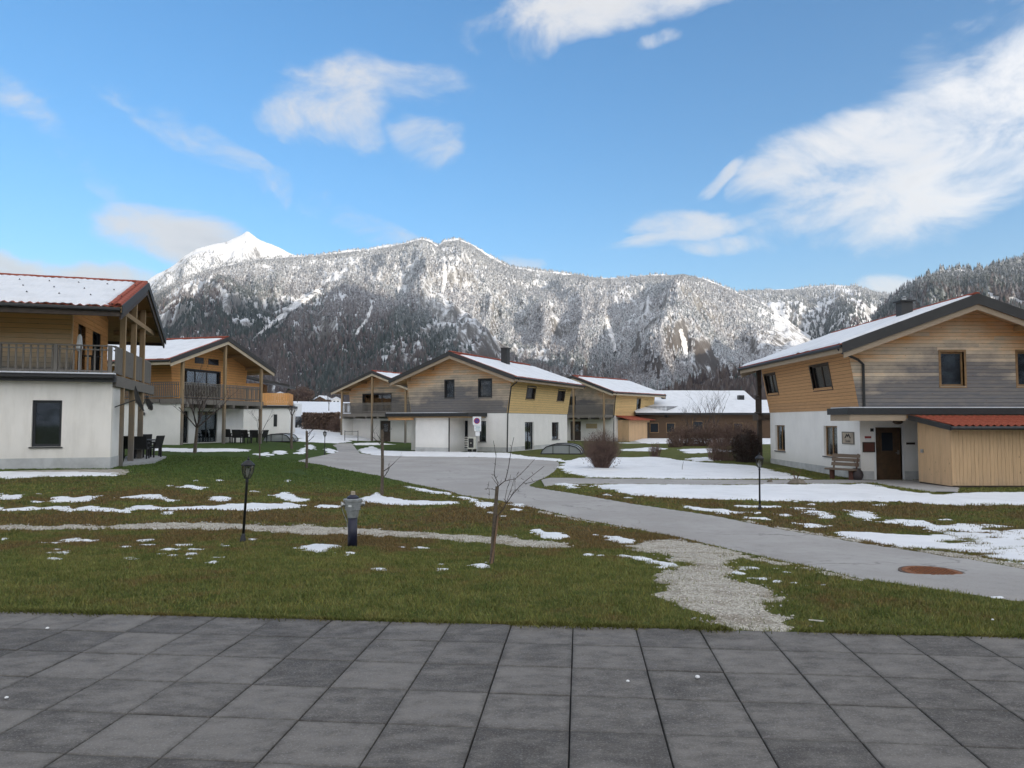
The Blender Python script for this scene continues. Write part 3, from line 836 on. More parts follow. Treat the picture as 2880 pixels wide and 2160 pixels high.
sheet('road', ROAD_F, ROAD, (-24, 30, 3, 68), 0.14, 0.02, 0.08)
sheet('path', PATH_F, ROAD, (1, 19, 22, 34), 0.10, 0.024, 0.06, base=0.004)
sheet('gravel_track', GRAVEL_F, GRAVEL, (-22, 12, 5.7, 28), 0.07, 0.012, 0.10, kind='stuff', label='pale gravel worn along the track across the lawn', cat='gravel')
sheet('melting_snow', SNOW_F, SNOW, (-14, 14, 6, 24), 0.035, 0.022, 0.24, kind='stuff', label='scattered patches of melting snow on the near lawn', cat='snow', lump=0.025, base=0.004)
sheet('snow_blanket', SNOWM_F, SNOW, (-26, 26, 14, 70), 0.09, 0.055, 0.55, kind='stuff', label='old snow lying on the lawns between the chalets', cat='snow', lump=0.06, base=0.012)
snow_far = [[(-95, 84), (-40, 74), (-21, 66), (-15, 70), (-9.5, 84), (-2, 120), (2, 200), (-10, 300), (-120, 300), (-160, 160)],
            [(14, 70), (40, 66), (60, 70), (60, 110), (16, 110), (12, 82)]]
sheet('snow_field', Field(snow_far, 2.0, 9.0, 9), SNOW, (-160, 70, 60, 300), 1.2, 0.25, 1.5, label='snow covered field rising behind the chalets', base=0.02)

# patio: single slabs with open joints
patio = MB().box(-8, 7.02, -5.2, 0.50, -0.10, -0.020).build('patio', DARKJOINT)
patio.location = (PATIO_P0[0], PATIO_P0[1], 0)
patio.rotation_euler = (0, 0, PATIO_YAW)
tag(patio, kind='structure')
bm = bmesh.new()
bmesh.ops.create_cube(bm, size=1.0)
bmesh.ops.scale(bm, vec=(0.4915, 0.4915, 0.045), verts=bm.verts)
bmesh.ops.bevel(bm, geom=[e for e in bm.edges if all(v.co.z > 0 for v in e.verts)], offset=0.004, segments=1, affect='EDGES')
tile_me = bpy.data.meshes.new('paving_slab'); bm.to_mesh(tile_me); bm.free()
tile_me.materials.append(TILE)
for r_ in range(-9, 1):
    for c_ in range(-16, 14):
        o = link_mesh('paving_slab', tile_me, None, patio)
        o.location = (0.5 * c_ + 0.25 + rnd.uniform(-.0015, .0015), 0.5 * r_ + 0.25 + rnd.uniform(-.0015, .0015), -0.0225 + rnd.uniform(-.0025, .0015))
        o.rotation_euler = (rnd.uniform(-.003, .003), rnd.uniform(-.003, .003), rnd.uniform(-.002, .002))

def blades(name, n, ymin, ymax, hmin, hmax, w, label, seed, power):
    rs = np.random.RandomState(seed)
    y = (rs.uniform(ymin ** power, ymax ** power, n)) ** (1 / power)
    x = rs.uniform(-0.80, 0.80, n) * y
    keep = (ROAD_F(x, y) < -0.01) & (PATH_F(x, y) < 0) & (PatioF()(x, y) < 0.012) & (SNOW_F(x, y) < 0.11 * rs.uniform(0, 1, n) ** 2) & (SNOWM_F(x, y) < 0.30 * rs.uniform(0, 1, n) ** 2)
    g = GRAVEL_F(x, y)
    keep &= (g < 0.0) | (rs.uniform(0, 1, n) < 0.30 * np.exp(-np.clip(g, 0, 1) * 7))
    x, y = x[keep], y[keep]
    m = len(x)
    z = gh(x, y) - 0.004
    clump = fbm(x / 0.22, y / 0.22, 3, seed + 1)
    h = rs.uniform(hmin, hmax, m) * (0.45 + 1.1 * clump)
    a = rs.uniform(0, 6.28, m); lean = rs.uniform(0.1, 0.9, m) * h; la = rs.uniform(0, 6.28, m)
    ww = w * rs.uniform(0.6, 1.3, m) * (0.6 + y / 14)
    V = np.zeros((m, 3, 3), np.float32)
    V[:, 0] = np.stack([x - np.cos(a) * ww, y - np.sin(a) * ww, z], -1)
    V[:, 1] = np.stack([x + np.cos(a) * ww, y + np.sin(a) * ww, z], -1)
    V[:, 2] = np.stack([x + np.cos(la) * lean, y + np.sin(la) * lean, z + h], -1)
    t = rs.uniform(0.6, 1.35, m)
    C = np.stack([t * rs.uniform(.9, 1.25, m), t, t * rs.uniform(.75, 1.1, m), np.ones(m)], -1)
    o = np_mesh(name, V.reshape(-1, 3), np.arange(3 * m).reshape(-1, 3), BLADE, attr={'tint': np.repeat(C[:, None], 3, 1).reshape(-1, 4)})
    tag(o, label, 'grass', kind='stuff')
def edge_tufts(n, seed):
    rs = np.random.RandomState(seed)
    u = rs.uniform(-7.5, 7.5, n); w = fbm(u / 0.35, u * 0 + 3.0, 3, 601)
    v = 0.50 + 0.035 - np.abs(rs.normal(0, 1, n)) * 0.03 * (0.4 + 1.6 * w) * 1.2 + 0.02
    c, s = math.cos(PATIO_YAW), math.sin(PATIO_YAW)
    x, y = PATIO_P0[0] + u * c - v * s, PATIO_P0[1] + u * s + v * c
    k = (GRAVEL_F(x, y + 0.15) < 0.05); x, y, w, v = x[k], y[k], w[k], v[k]
    m = len(x); z = np.where(v < 0.5, 0.0, -0.015)
    h = rs.uniform(0.015, 0.05, m) * (0.4 + 1.2 * w); a = rs.uniform(0, 6.28, m); ln = rs.uniform(0.3, 1.3, m) * h; la = rs.normal(-1.57, 1.0, m)
    V = np.zeros((m, 3, 3), np.float32); ww = 0.004 * rs.uniform(.6, 1.3, m)
    V[:, 0] = np.stack([x - np.cos(a) * ww, y - np.sin(a) * ww, z], -1); V[:, 1] = np.stack([x + np.cos(a) * ww, y + np.sin(a) * ww, z], -1); V[:, 2] = np.stack([x + np.cos(la) * ln, y + np.sin(la) * ln, z + h], -1)
    t = rs.uniform(0.5, 1.3, m); C = np.stack([t * 1.1, t, t * .9, np.ones(m)], -1)
    tag(np_mesh('grass', V.reshape(-1, 3), np.arange(3 * m).reshape(-1, 3), BLADE, attr={'tint': np.repeat(C[:, None], 3, 1).reshape(-1, 4)}), 'ragged grass fringe growing over the patio edge', 'grass', kind='stuff')
if not DRAFT:
    edge_tufts(26000, 77)
    blades('grass', 330000, 5.3, 13, 0.018, 0.046, 0.0042, 'short winter grass on the lawn next to the patio', 31, 1.0)
    blades('grass', 260000, 13, 34, 0.025, 0.055, 0.007, 'short grass on the farther lawn towards the chalets', 32, 1.0)

def pebbles(name, n, label, seed):
    rs = np.random.RandomState(seed)
    y = rs.uniform(5.6, 16, n); x = rs.uniform(-0.78, 0.78, n) * y
    g = GRAVEL_F(x, y)
    keep = (g > -0.10) & (rs.uniform(0, 1, n) < np.clip(0.25 + g * 3, 0.06, 1)) & (SNOW_F(x, y) < 0)
    x, y = x[keep], y[keep]; m = len(x)
    s = rs.uniform(0.006, 0.017, m) * (0.75 + y / 26)
    z = gh(x, y) + 0.008
    base = np.array([(1, 0, 0), (0, 1, 0), (-1, 0, 0), (0, -1, 0), (0, 0, 0.7), (0, 0, -0.5)], np.float32)
    th = rs.uniform(0, 6.28, m)
    V = np.zeros((m, 6, 3), np.float32)
    for j in range(6):
        q = base[j] * rs.uniform(0.7, 1.2, (m, 1))
        V[:, j, 0] = x + s * (q[:, 0] * np.cos(th) - q[:, 1] * np.sin(th)); V[:, j, 1] = y + s * (q[:, 0] * np.sin(th) + q[:, 1] * np.cos(th)); V[:, j, 2] = z + s * q[:, 2]
    F = np.array([(0, 1, 4), (1, 2, 4), (2, 3, 4), (3, 0, 4), (1, 0, 5), (2, 1, 5), (3, 2, 5), (0, 3, 5)])
    t = rs.uniform(0.24, 0.72, m)
    C = np.stack([t * 1.0, t * rs.uniform(.9, .97, m), t * rs.uniform(.75, .9, m), np.ones(m)], -1)
    o = np_mesh(name, V.reshape(-1, 3), (np.arange(m)[:, None, None] * 6 + F[None]).reshape(-1, 3), PEB, attr={'tint': np.repeat(C[:, None], 6, 1).reshape(-1, 4)})
    tag(o, label, 'gravel', kind='stuff')
if not DRAFT:
    pebbles('loose_gravel', 90000, 'loose pale stones on the gravel track and by the road', 41)

# ---------------------------------------------------------------- chalet building kit
def mat_plaster(name, base, dirt=0.5):
    m, T, out = material(name)
    p = T.n('ShaderNodeTexCoord').outputs['Object']
    n1 = T.noise(p, 0.9, 5.0, 0.6)
    streak = T.noise(T.vscale(p, (1.0, 1.0, 0.22)), 2.6, 7.0, 0.72)
    fine = T.noise(p, 70.0, 3.0, 0.7)
    z = T.n('ShaderNodeSeparateXYZ', {0: p}).outputs[2]
    splash = T.ramp(T.math('MULTIPLY_ADD', n1, 0.5, z), 1.1, 0.35, 0.0, 0.5)
    d = tuple(c * 0.72 for c in base)
    c = T.mix(T.math('MULTIPLY', T.ramp(streak, 0.42, 0.72), dirt), base + (1,), (d[0], d[1] * 0.98, d[2] * 0.93, 1))
    c = T.mix(splash, c, (d[0] * .95, d[1] * .95, d[2] * .9, 1))
    c = T.mix(T.ramp(n1, 0.35, 0.7, 0.0, 0.25), c, (d[0], d[1], d[2], 1))
    finish(T, out, c, 0.92, bump=fine, bstr=0.35, bdist=0.006, spec=0.2)
    return m

def mat_wood(name, warm, mid, grey, z0, z1, vertical=False, amount=1.0, slope=0.0):
    """boards: warm under the eaves, greying where the rain gets at them (z0..z1 in the house's own height)"""
    m, T, out = material(name)
    p = T.n('ShaderNodeTexCoord').outputs['Object']
    rv = T.n('ShaderNodeObjectInfo').outputs['Random']
    off = T.n('ShaderNodeCombineXYZ', {0: T.math('MULTIPLY', rv, 31.0), 1: T.math('MULTIPLY', rv, 17.0), 2: T.math('MULTIPLY', rv, 5.0)}).outputs[0]
    q = T.n('ShaderNodeVectorMath', {0: p, 1: off}, operation='ADD').outputs[0]
    grain = T.noise(T.vscale(q, (14, 14, 0.7) if vertical else (0.9, 0.9, 16)), 2.4, 6.0, 0.6, 0.4)
    blotch = T.noise(T.vscale(p, (1, 1, 1.6)), 1.1, 5.0, 0.62)
    knot = T.n('ShaderNodeTexVoronoi', {'Vector': T.vscale(q, (3.0, 3.0, 1.3) if vertical else (1.5, 1.5, 5.0)), 'Scale': 1.6}).outputs['Distance']
    z = T.n('ShaderNodeSeparateXYZ', {0: p}).outputs[2]
    if slope: z = T.math('MULTIPLY_ADD', T.math('ABSOLUTE', T.n('ShaderNodeSeparateXYZ', {0: p}).outputs[0]), slope, z)
    w = T.math('MULTIPLY_ADD', T.math('SUBTRACT', blotch, 0.5), (z1 - z0) * 0.8, z)
    w = T.math('MULTIPLY_ADD', T.math('SUBTRACT', rv, 0.5), (z1 - z0) * 0.3, w)
    f = T.ramp(w, z1, z0, 0.0, amount, False)
    c = T.mix(T.ramp(f, 0.0, 0.55, 0, 1, False), warm + (1,), mid + (1,))
    c = T.mix(T.ramp(f, 0.45, 1.0, 0, 1, False), c, grey + (1,))
    c = T.mix(T.ramp(grain, 0.40, 0.75, 0.0, 0.40), c, tuple(a * 0.5 for a in mid) + (1,))
    c = T.mix(T.ramp(knot, 0.10, 0.04, 0.0, 0.8), c, tuple(a * 0.25 for a in warm) + (1,))
    c = T.mix(T.math('MULTIPLY', T.math('SUBTRACT', 1.0, rv), 0.16), c, tuple(a * 0.45 for a in mid) + (1,))
    finish(T, out, c, 0.82, bump=grain, bstr=0.3, bdist=0.006, spec=0.2)
    return m

def mat_glass():
    m, T, out = material('window_glass')
    lw = T.n('ShaderNodeLayerWeight', {0: 0.32}).outputs['Fresnel']
    tr = T.n('ShaderNodeBsdfTransparent', {0: (0.6, 0.63, 0.64, 1)}).outputs[0]
    gl = T.n('ShaderNodeBsdfGlossy', {0: (0.9, 0.95, 1.0, 1), 'Roughness': 0.03}).outputs[0]
    mx = T.n('ShaderNodeMixShader', {0: T.ramp(lw, 0.0, 1.0, 0.05, 0.75, False), 1: tr, 2: gl}).outputs[0]
    T.t.links.new(mx, out.inputs[0])
    return m

def mat_rooftile():
    m, T, out = material('red_roof_tile')
    p = T.n('ShaderNodeTexCoord').outputs['Object']
    n = T.noise(p, 3.0, 5.0, 0.6)
    c = T.mix(T.ramp(n, 0.3, 0.7), (0.24, 0.050, 0.028, 1), (0.36, 0.095, 0.052, 1))
    finish(T, out, c, 0.75, spec=0.3)
    return m

PLASTER = mat_plaster('white_render', (0.90, 0.87, 0.82), 0.15)
PLASTER_A = mat_plaster('stained_white_render', (0.90, 0.85, 0.77), 0.40)
PLINTH = simple('plinth_render', (0.50, 0.50, 0.485), 0.9, var=0.15, scale=2.0)
W_A = mat_wood('boards_left_chalet', (0.74, 0.46, 0.21), (0.74, 0.57, 0.37), (0.36, 0.345, 0.32), 3.4, 5.0)
W_B = mat_wood('boards_honey', (0.80, 0.40, 0.145), (0.72, 0.385, 0.165), (0.34, 0.25, 0.17), 1.6, 3.6)
W_C = mat_wood('boards_centre_gable', (0.80, 0.40, 0.15), (0.76, 0.61, 0.44), (0.155, 0.155, 0.162), 4.45, 6.9, slope=.36)
W_CS = mat_wood('boards_straw', (0.84, 0.59, 0.27), (0.82, 0.58, 0.28), (0.58, 0.46, 0.28), 2.2, 3.4)
W_D = mat_wood('boards_right_gable', (0.80, 0.40, 0.14), (0.82, 0.66, 0.47), (0.155, 0.155, 0.165), 4.45, 6.9, slope=.36)
W_DS = mat_wood('boards_right_side', (0.62, 0.35, 0.165), (0.57, 0.335, 0.175), (0.42, 0.28, 0.17), 2.3, 3.2)
W_SHED = mat_wood('shed_boards', (0.68, 0.455, 0.26), (0.66, 0.45, 0.27), (0.48, 0.35, 0.23), -0.2, 0.7, vertical=True)
W_TRIM = mat_wood('barge_timber', (0.40, 0.31, 0.22), (0.38, 0.30, 0.22), (0.33, 0.28, 0.22), -2, -1)
W_PALE = mat_wood('pale_barge_timber', (0.60, 0.50, 0.36), (0.58, 0.48, 0.35), (0.5, 0.43, 0.33), -2, -1)
W_SOFFIT = mat_wood('soffit_boards', (0.42, 0.27, 0.13), (0.40, 0.26, 0.13), (0.2, 0.15, 0.1), -2, -1)
W_GREY = mat_wood('silver_timber', (0.21, 0.19, 0.165), (0.20, 0.185, 0.165), (0.16, 0.155, 0.15), -2, -1, vertical=True)
W_POST = mat_wood('post_timber', (0.36, 0.25, 0.14), (0.32, 0.24, 0.155), (0.20, 0.185, 0.165), 0.5, 3.8, vertical=True)
W_DARK = simple('dark_stained_wood', (0.050, 0.032, 0.020), 0.6, var=0.3)
W_DOOR = simple('brown_door', (0.070, 0.038, 0.016), 0.5, var=0.25)
METAL_D = simple('anthracite_metal', (0.021, 0.021, 0.021), 0.5, var=0.15)
METAL_G = simple('grey_fascia', (0.036, 0.034, 0.032), 0.55, var=0.15, scale=1.5)
FRAME_D = simple('dark_window_frame', (0.018, 0.019, 0.021), 0.4)
FRAME_W = simple('timber_window_frame', (0.26, 0.15, 0.062), 0.55, var=0.2)
CURTAIN = simple('curtain_cloth', (0.46, 0.42, 0.34), 0.95, scale=3.0)
BLIND = simple('grey_blind', (0.14, 0.15, 0.165), 0.8)
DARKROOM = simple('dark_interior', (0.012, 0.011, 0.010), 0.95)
GLASS, RTILE = mat_glass(), mat_rooftile()
WHITE = simple('white_paint', (0.78, 0.78, 0.77), 0.5, var=0.03)

class Fr:
    """a facade: origin, u to the right and v up as seen from outside, n towards the viewer"""
    def __init__(self, O, U, V=(0, 0, 1)):
        self.O, self.U, self.V = Vector(O), Vector(U).normalized(), Vector(V).normalized()
        self.N = self.U.cross(self.V).normalized()
    def p(self, u, v, n=0.0):
        return self.O + self.U * u + self.V * v + self.N * n
    def box(self, mb, u0, u1, v0, v1, n0, n1):
        return mb.prism([self.p(u0, v0, n0), self.p(u1, v0, n0), self.p(u1, v1, n0), self.p(u0, v1, n0)], self.N * (n1 - n0))

def clip(poly, ax, val, keep_less):
    out = []
    for i in range(len(poly)):
        a, b = poly[i], poly[(i + 1) % len(poly)]
        ia, ib = (a[ax] <= val) == keep_less or a[ax] == val, (b[ax] <= val) == keep_less or b[ax] == val
        if ia: out.append(a)
        if ia != ib:
            t = (val - a[ax]) / (b[ax] - a[ax])
            out.append((a[0] + (b[0] - a[0]) * t, a[1] + (b[1] - a[1]) * t))
    res = []
    for q in out:
        if not res or math.hypot(q[0] - res[-1][0], q[1] - res[-1][1]) > 1e-5: res.append(q)
    return res if len(res) > 2 else []

def pieces(poly, holes, lo, hi, ax=1, frac=0.5):
    """strip lo..hi of a convex polygon along axis ax, less the holes it meets"""
    s = clip(clip(poly, ax, hi, True), ax, lo, False)
    if not s: return []
    out = [s]
    o = 1 - ax
    for h in holes:
        h0, h1 = (h[1], h[3]) if ax == 1 else (h[0], h[2])
        g0, g1 = (h[0], h[2]) if ax == 1 else (h[1], h[3])
        if min(hi, h1) - max(lo, h0) > frac * (hi - lo):
            nx = []
            for q in out:
                for r in (clip(q, o, g0, True), clip(q, o, g1, False)):
                    if r and max(k[o] for k in r) - min(k[o] for k in r) > 0.02: nx.append(r)
            out = nx
    return out

def wall(parent, fr, poly, holes, mat, thick=0.24, name='wall', label=None):
    mb = MB()
    lv = sorted(set([round(p[1], 4) for p in poly] + [round(h[1], 4) for h in holes] + [round(h[3], 4) for h in holes]))
    for lo, hi in zip(lv, lv[1:]):
        if hi - lo < 1e-3: continue
        for q in pieces(poly, holes, lo, hi, 1, 0.99):
            mb.prism([fr.p(u, v, -thick) for u, v in q], fr.N * thick)
    o = mb.build(name, mat, parent)
    if label: o['label'] = label
    return o

def planks(parent, fr, poly, holes, mat, pitch=0.15, gap=0.011, thick=0.026, ax=1, jitter=0.003, split=4.2, name='plank'):
    lo, hi = min(p[ax] for p in poly), max(p[ax] for p in poly)
    v = lo
    r = random.Random(int(pitch * 1000) + len(poly) + int(hi * 100))
    while v < hi - 0.02:
        w = pitch * r.uniform(0.97, 1.03)
        for q in pieces(poly, holes, v + gap / 2, min(v + w - gap / 2, hi), ax):
            o = 1 - ax
            a, b = min(k[o] for k in q), max(k[o] for k in q)
            parts = [q]
            if b - a > split * 1.3:
                c = a + (b - a) * r.uniform(0.3, 0.7)
                parts = [x for x in (clip(q, o, c - 0.002, True), clip(q, o, c + 0.002, False)) if x]
            for s in parts:
                n0 = 0.001
                th = thick + r.uniform(-jitter, jitter)
                MB().prism([fr.p(a_, b_, n0) for a_, b_ in s], fr.N * th).build(name, mat, parent)
        v += w

def window(parent, fr, u0, v0, u1, v1, fmat, mull=(0.5,), trans=(), recess=0.10, fw=0.065, sill=True, inside=None, casing=None, name='window', label=None, gl=None):
    mb = MB()
    a, b = -recess - 0.06, -recess
    fr.box(mb, u0, u0 + fw, v0, v1, a, b); fr.box(mb, u1 - fw, u1, v0, v1, a, b)
    fr.box(mb, u0 + fw, u1 - fw, v0, v0 + fw, a, b); fr.box(mb, u0 + fw, u1 - fw, v1 - fw, v1, a, b)
    W, H = u1 - u0, v1 - v0
    for k in mull: fr.box(mb, u0 + W * k - fw / 2, u0 + W * k + fw / 2, v0 + fw, v1 - fw, a + .003, b - .003)
    for k in trans: fr.box(mb, u0 + fw, u1 - fw, v0 + H * k - fw / 3, v0 + H * k + fw / 3, a + .006, b - .006)
    if casing:
        cw = 0.08
        for q in ((u0 - cw, u0, v0 - cw, v1 + cw), (u1, u1 + cw, v0 - cw, v1 + cw), (u0, u1, v0 - cw, v0), (u0, u1, v1, v1 + cw)):
            fr.box(mb, *q, 0.024, 0.045)
        for q in ((u0 - .012, u0, v0, v1), (u1, u1 + .012, v0, v1), (u0, u1, v0 - .012, v0), (u0, u1, v1, v1 + .012)):
            fr.box(mb, *q, -recess - .05, 0.026)
    w = mb.build(name, fmat, parent)
    if label: w['label'] = label
    ks = [0.0] + list(mull) + [1.0]
    for k0, k1 in zip(ks, ks[1:]):
        fr.box(MB(), u0 + W * k0 + fw * .6, u0 + W * k1 - fw * .6, v0 + fw * .9, v1 - fw * .9, a + 0.02, a + 0.032).build('pane', gl or GLASS, w)
    if sill:
        mb = MB(); fr.box(mb, u0 - 0.05, u1 + 0.05, v0 - 0.045, v0 - 0.005, -recess, 0.06); mb.build('sill', casing or METAL_D, w)
    if inside == 'curtain':
        for c0, c1 in ((u0 + .02, u0 + W * .36), (u1 - W * .30, u1 - .02)):
            n = 7
            pts = [fr.p(c0 + (c1 - c0) * i / n, v0, a - .10 + (.035 if i % 2 else 0)) for i in range(n + 1)]
            mb = MB()
            for p, q in zip(pts, pts[1:]): mb.prism([p, q, q + fr.N * .006, p + fr.N * .006], fr.V * (v1 - v0))
            mb.build('curtain', CURTAIN, w)
    elif inside == 'blind':
        mb = MB(); fr.box(mb, u0 + .01, u1 - .01, v0 + .01, v1 - .01, a - .09, a - .07); mb.build('blind', BLIND, w)
    mb = MB(); fr.box(mb, u0 - .2, u1 + .2, v0 - .2, v1 + .2, a - .75, a - .73); mb.build('room_shade_sheet', DARKROOM, w)  # near-black sheet behind the glass, painting in the shade of an unlit room
    return w

def door(parent, fr, u0, v0, u1, v1, mat, frame=None, glass=None, recess=0.12, label=None, name='door'):
    mb = MB(); fr.box(mb, u0, u1, v0, v1, -recess - 0.05, -recess)
    if glass is None:
        for k in range(4):
            q = v0 + (v1 - v0) * (0.06 + 0.23 * k)
            fr.box(mb, u0 + .1, u1 - .1, q, q + (v1 - v0) * 0.19, -recess, -recess + 0.012)
    d = mb.build(name, mat, parent)
    if label: d['label'] = label
    if frame:
        m2 = MB(); w = .07
        for q in ((u0 - w, u0, v0, v1 + w), (u1, u1 + w, v0, v1 + w), (u0, u1, v1, v1 + w)): fr.box(m2, *q, -recess, 0.025)
        m2.build('door_frame', frame, d)
    if glass:
        g0, g1, g2, g3 = glass
        m2 = MB(); fr.box(m2, g0, g2, g1, g3, -recess - .01, -recess + .012); m2.build('pane', GLASS_DARK, d)
        m3 = MB(); w = .05
        for q in ((g0 - w, g0, g1 - w, g3 + w), (g2, g2 + w, g1 - w, g3 + w), (g0, g2, g1 - w, g1), (g0, g2, g3, g3 + w)): fr.box(m3, *q, -recess, -recess + .025)
        m3.build('glazing_bead', mat, d)
    mb = MB(); fr.box(mb, u1 - .13, u1 - .06, v0 + .98, v0 + 1.14, -recess, -recess + .03); fr.box(mb, u1 - .2, u1 - .08, v0 + 1.03, v0 + 1.06, -recess + .03, -recess + .06); mb.build('handle', METAL_S, d)
    return d
GLASS_DARK = simple('dark_pane', (0.02, 0.024, 0.03), 0.08, spec=0.8, var=0.05)
GLASS_DIM = simple('dim_pane', (0.012, 0.011, 0.011), 0.18, spec=0.25, var=0.05)
METAL_S = simple('brushed_steel', (0.45, 0.45, 0.44), 0.35, 0.9)

def snow_slope(parent, side, hw, y0, y1, ze, zr, off, mr, m0, m1, me, thick=0.07, corr=0.0, seed=0, res=0.16):
    """snow lying on one roof slope; side -1 or +1; bare margins at ridge, front, back and eave"""
    ny, nx = int((y1 - y0) / res), int(hw / res)
    if corr: ny = int((y1 - y0) / 0.05)
    t = np.linspace(0, 1, nx)
    yy = np.linspace(y0 + 0.02, y1 - 0.02, ny)
    Tt, Yy = np.meshgrid(t, yy, indexing='ij')
    d = np.minimum.reduce([Tt * hw - mr, (1 - Tt) * hw - me, Yy - y0 - m0, y1 - m1 - Yy])
    d = d + (fbm(Tt * hw / 0.5, Yy / 0.5, 3, 200 + seed) - 0.5) * 0.30
    h = off + np.where(d > 0, thick * sstep(0, 0.18, d), -0.05) + (fbm(Tt * hw / 0.8, Yy / 0.8, 3, 210 + seed) - 0.5) * 0.03
    if corr: h = h + corr * np.cos(Yy * 2 * math.pi / 0.24)
    Xx = side * Tt * hw
    Zz = zr - (zr - ze) * Tt + h
    V = np.stack([Xx, Yy, Zz], -1).reshape(-1, 3)
    i = np.arange(nx - 1)[:, None] * ny + np.arange(ny - 1)[None, :]
    F = np.stack([i, i + 1, i + ny + 1, i + ny] if side > 0 else [i, i + ny, i + ny + 1, i + 1], -1).reshape(-1, 4)
    F = F[(d.ravel()[F] > -0.02).any(1)]
    u, inv = np.unique(F.ravel(), return_inverse=True)
    return np_mesh('snow_cover', V[u], inv.reshape(-1, 4), SNOW, parent, smooth=True)

def roof(h, hw, y0, y1, ze, zr, trim=None, snow=(True, True), corr=False, margins=(0.18, 0.22, 0.12, 0.10), seed=0, ridge_tiles=True, fas=0.32, gutters=True):
    """gable roof with its ridge along local y; ze, zr heights of the underside at eave and ridge"""
    trim = trim or W_TRIM
    th = 0.18
    sl = (zr - ze) / hw
    r = MB()
    r.prism([(-hw, y0, ze), (0, y0, zr), (hw, y0, ze), (hw, y0, ze + th), (0, y0, zr + th), (-hw, y0, ze + th)], (0, y1 - y0, 0))
    ro = r.build('roof', W_SOFFIT, h)
    for s in (-1, 1):
        for yy, dy in ((y0, -1), (y1, 1)):
            a, b = (0, zr), (s * (hw + 0.03), ze - 0.03 * sl)
            n = dy * 0.035
            MB().prism([(a[0], yy, a[1] - fas + th + 0.10), (b[0], yy, b[1] - fas + th + 0.10), (b[0], yy, b[1] + th + 0.07), (a[0], yy, a[1] + th + 0.07)], (0, n, 0)).build('verge_board', METAL_G, ro)
            MB().prism([(a[0], yy - dy * 0.02, a[1] - fas + 0.07), (b[0] * 0.985, yy - dy * 0.02, b[1] - fas + 0.07 + 0.015 * hw * sl), (b[0] * 0.985, yy - dy * 0.02, b[1] - fas + th + 0.10 + 0.015 * hw * sl), (a[0], yy - dy * 0.02, a[1] - fas + th + 0.10)],
                       (0, -dy * 0.06, 0)).build('barge_board', trim, ro)
        if corr and s == -1:
            yy = np.arange(y0 + 0.04, y1 - 0.04, 0.04)
            tt = np.linspace(0.0, 1.012, 34)
            Tt, Yy = np.meshgrid(tt, yy, indexing='ij')
            step = (1 - (tt * hw / 0.36) % 1.0)[:, None]
            Zz = zr - (zr - ze) * Tt + th + 0.05 + 0.022 * np.cos(Yy * 2 * math.pi / 0.24) - 0.02 * step
            V = np.stack([s * Tt * hw, Yy, Zz], -1).reshape(-1, 3)
            k = len(yy); i = np.arange(len(tt) - 1)[:, None] * k + np.arange(k - 1)[None, :]
            tl = np_mesh('tile_layer', V, np.stack([i, i + k, i + k + 1, i + 1], -1).reshape(-1, 4), RTILE, ro, smooth=True)
        else:
            tl = MB().prism([(0, y0 + .04, zr + th + .005), (s * hw * 1.01, y0 + .04, ze + th + .005 - .01 * hw * sl), (s * hw * 1.01, y0 + .04, ze + th + .05 - .01 * hw * sl), (0, y0 + .04, zr + th + .05)], (0, y1 - y0 - .08, 0)).build('tile_layer', RTILE, ro)
        tl['kind'] = 'stuff'
        MB().box(*sorted((s * (hw - .05), s * (hw + .01))), y0 + .05, y1 - .05, ze - .13, ze + .06).build('eave_board', trim, ro)
        if gutters:
            gx = s * (hw + 0.07)
            MB().tube([(gx, y0 + 0.03, ze + 0.10), (gx, y1 - 0.03, ze + 0.10)], 0.065, 8).build('gutter', METAL_D, ro)
        if snow[0 if s < 0 else 1]:
            snow_slope(ro, s, hw * 1.005, y0, y1, ze, zr, th + 0.055, margins[0], margins[1], margins[2], margins[3], corr=0.012 if corr and s < 0 else 0, seed=seed + s)
    if ridge_tiles:
        n = max(2, int((y1 - y0) / 0.42))
        L = (y1 - y0 - 0.06) / n
        me = MB()
        pr = [(0.13 * math.cos(a), 0.09 * math.sin(a)) for a in [math.pi * k / 6 for k in range(7)]]
        me.prism([(x, 0, z) for x, z in pr], (0, L * 1.06, 0))
        mesh = me.mesh('ridge_tile'); mesh.materials.append(RTILE)
        for k in range(n):
            o = link_mesh('ridge_tile', mesh, None, ro)
            o.location = (0, y0 + 0.03 + k * L, zr + th + 0.045 + (0.006 if k % 2 else 0))
    return ro

def railing(h, a, b, z0, ht, mat, pitch=0.14, bw=0.05, bd=0.03, rail=0.07, ends=True):
    """balustrade from a to b (local x, y); the uprights are parts of their own"""
    ax, ay = a; bx, by = b
    L = math.hypot(bx - ax, by - ay); dx, dy = (bx - ax) / L, (by - ay) / L
    mb = MB()
    mb.bar((ax, ay, z0 + ht), (bx, by, z0 + ht), rail * 1.3, 0.045)
    mb.bar((ax, ay, z0 + 0.12), (bx, by, z0 + 0.12), rail * 0.7, 0.06)
    mb.bar((ax, ay, z0 + ht - 0.14), (bx, by, z0 + ht - 0.14), rail * 0.5, 0.04)
    r = mb.build('railing', mat, h)
    me = MB().box(-bw / 2, bw / 2, -bd / 2, bd / 2, 0.06, ht - 0.03).mesh('baluster'); me.materials.append(mat)
    n = max(2, int(L / pitch))
    rr = random.Random(int(L * 100))
    for k in range(n):
        t = (k + 0.5) / n * L
        o = link_mesh('baluster', me, None, r)
        o.location = (ax + dx * t + dy * rail * 0.55, ay + dy * t - dx * rail * 0.55, z0)
        o.rotation_euler = (rr.uniform(-.006, .006), 0, math.atan2(dy, dx))
    return r

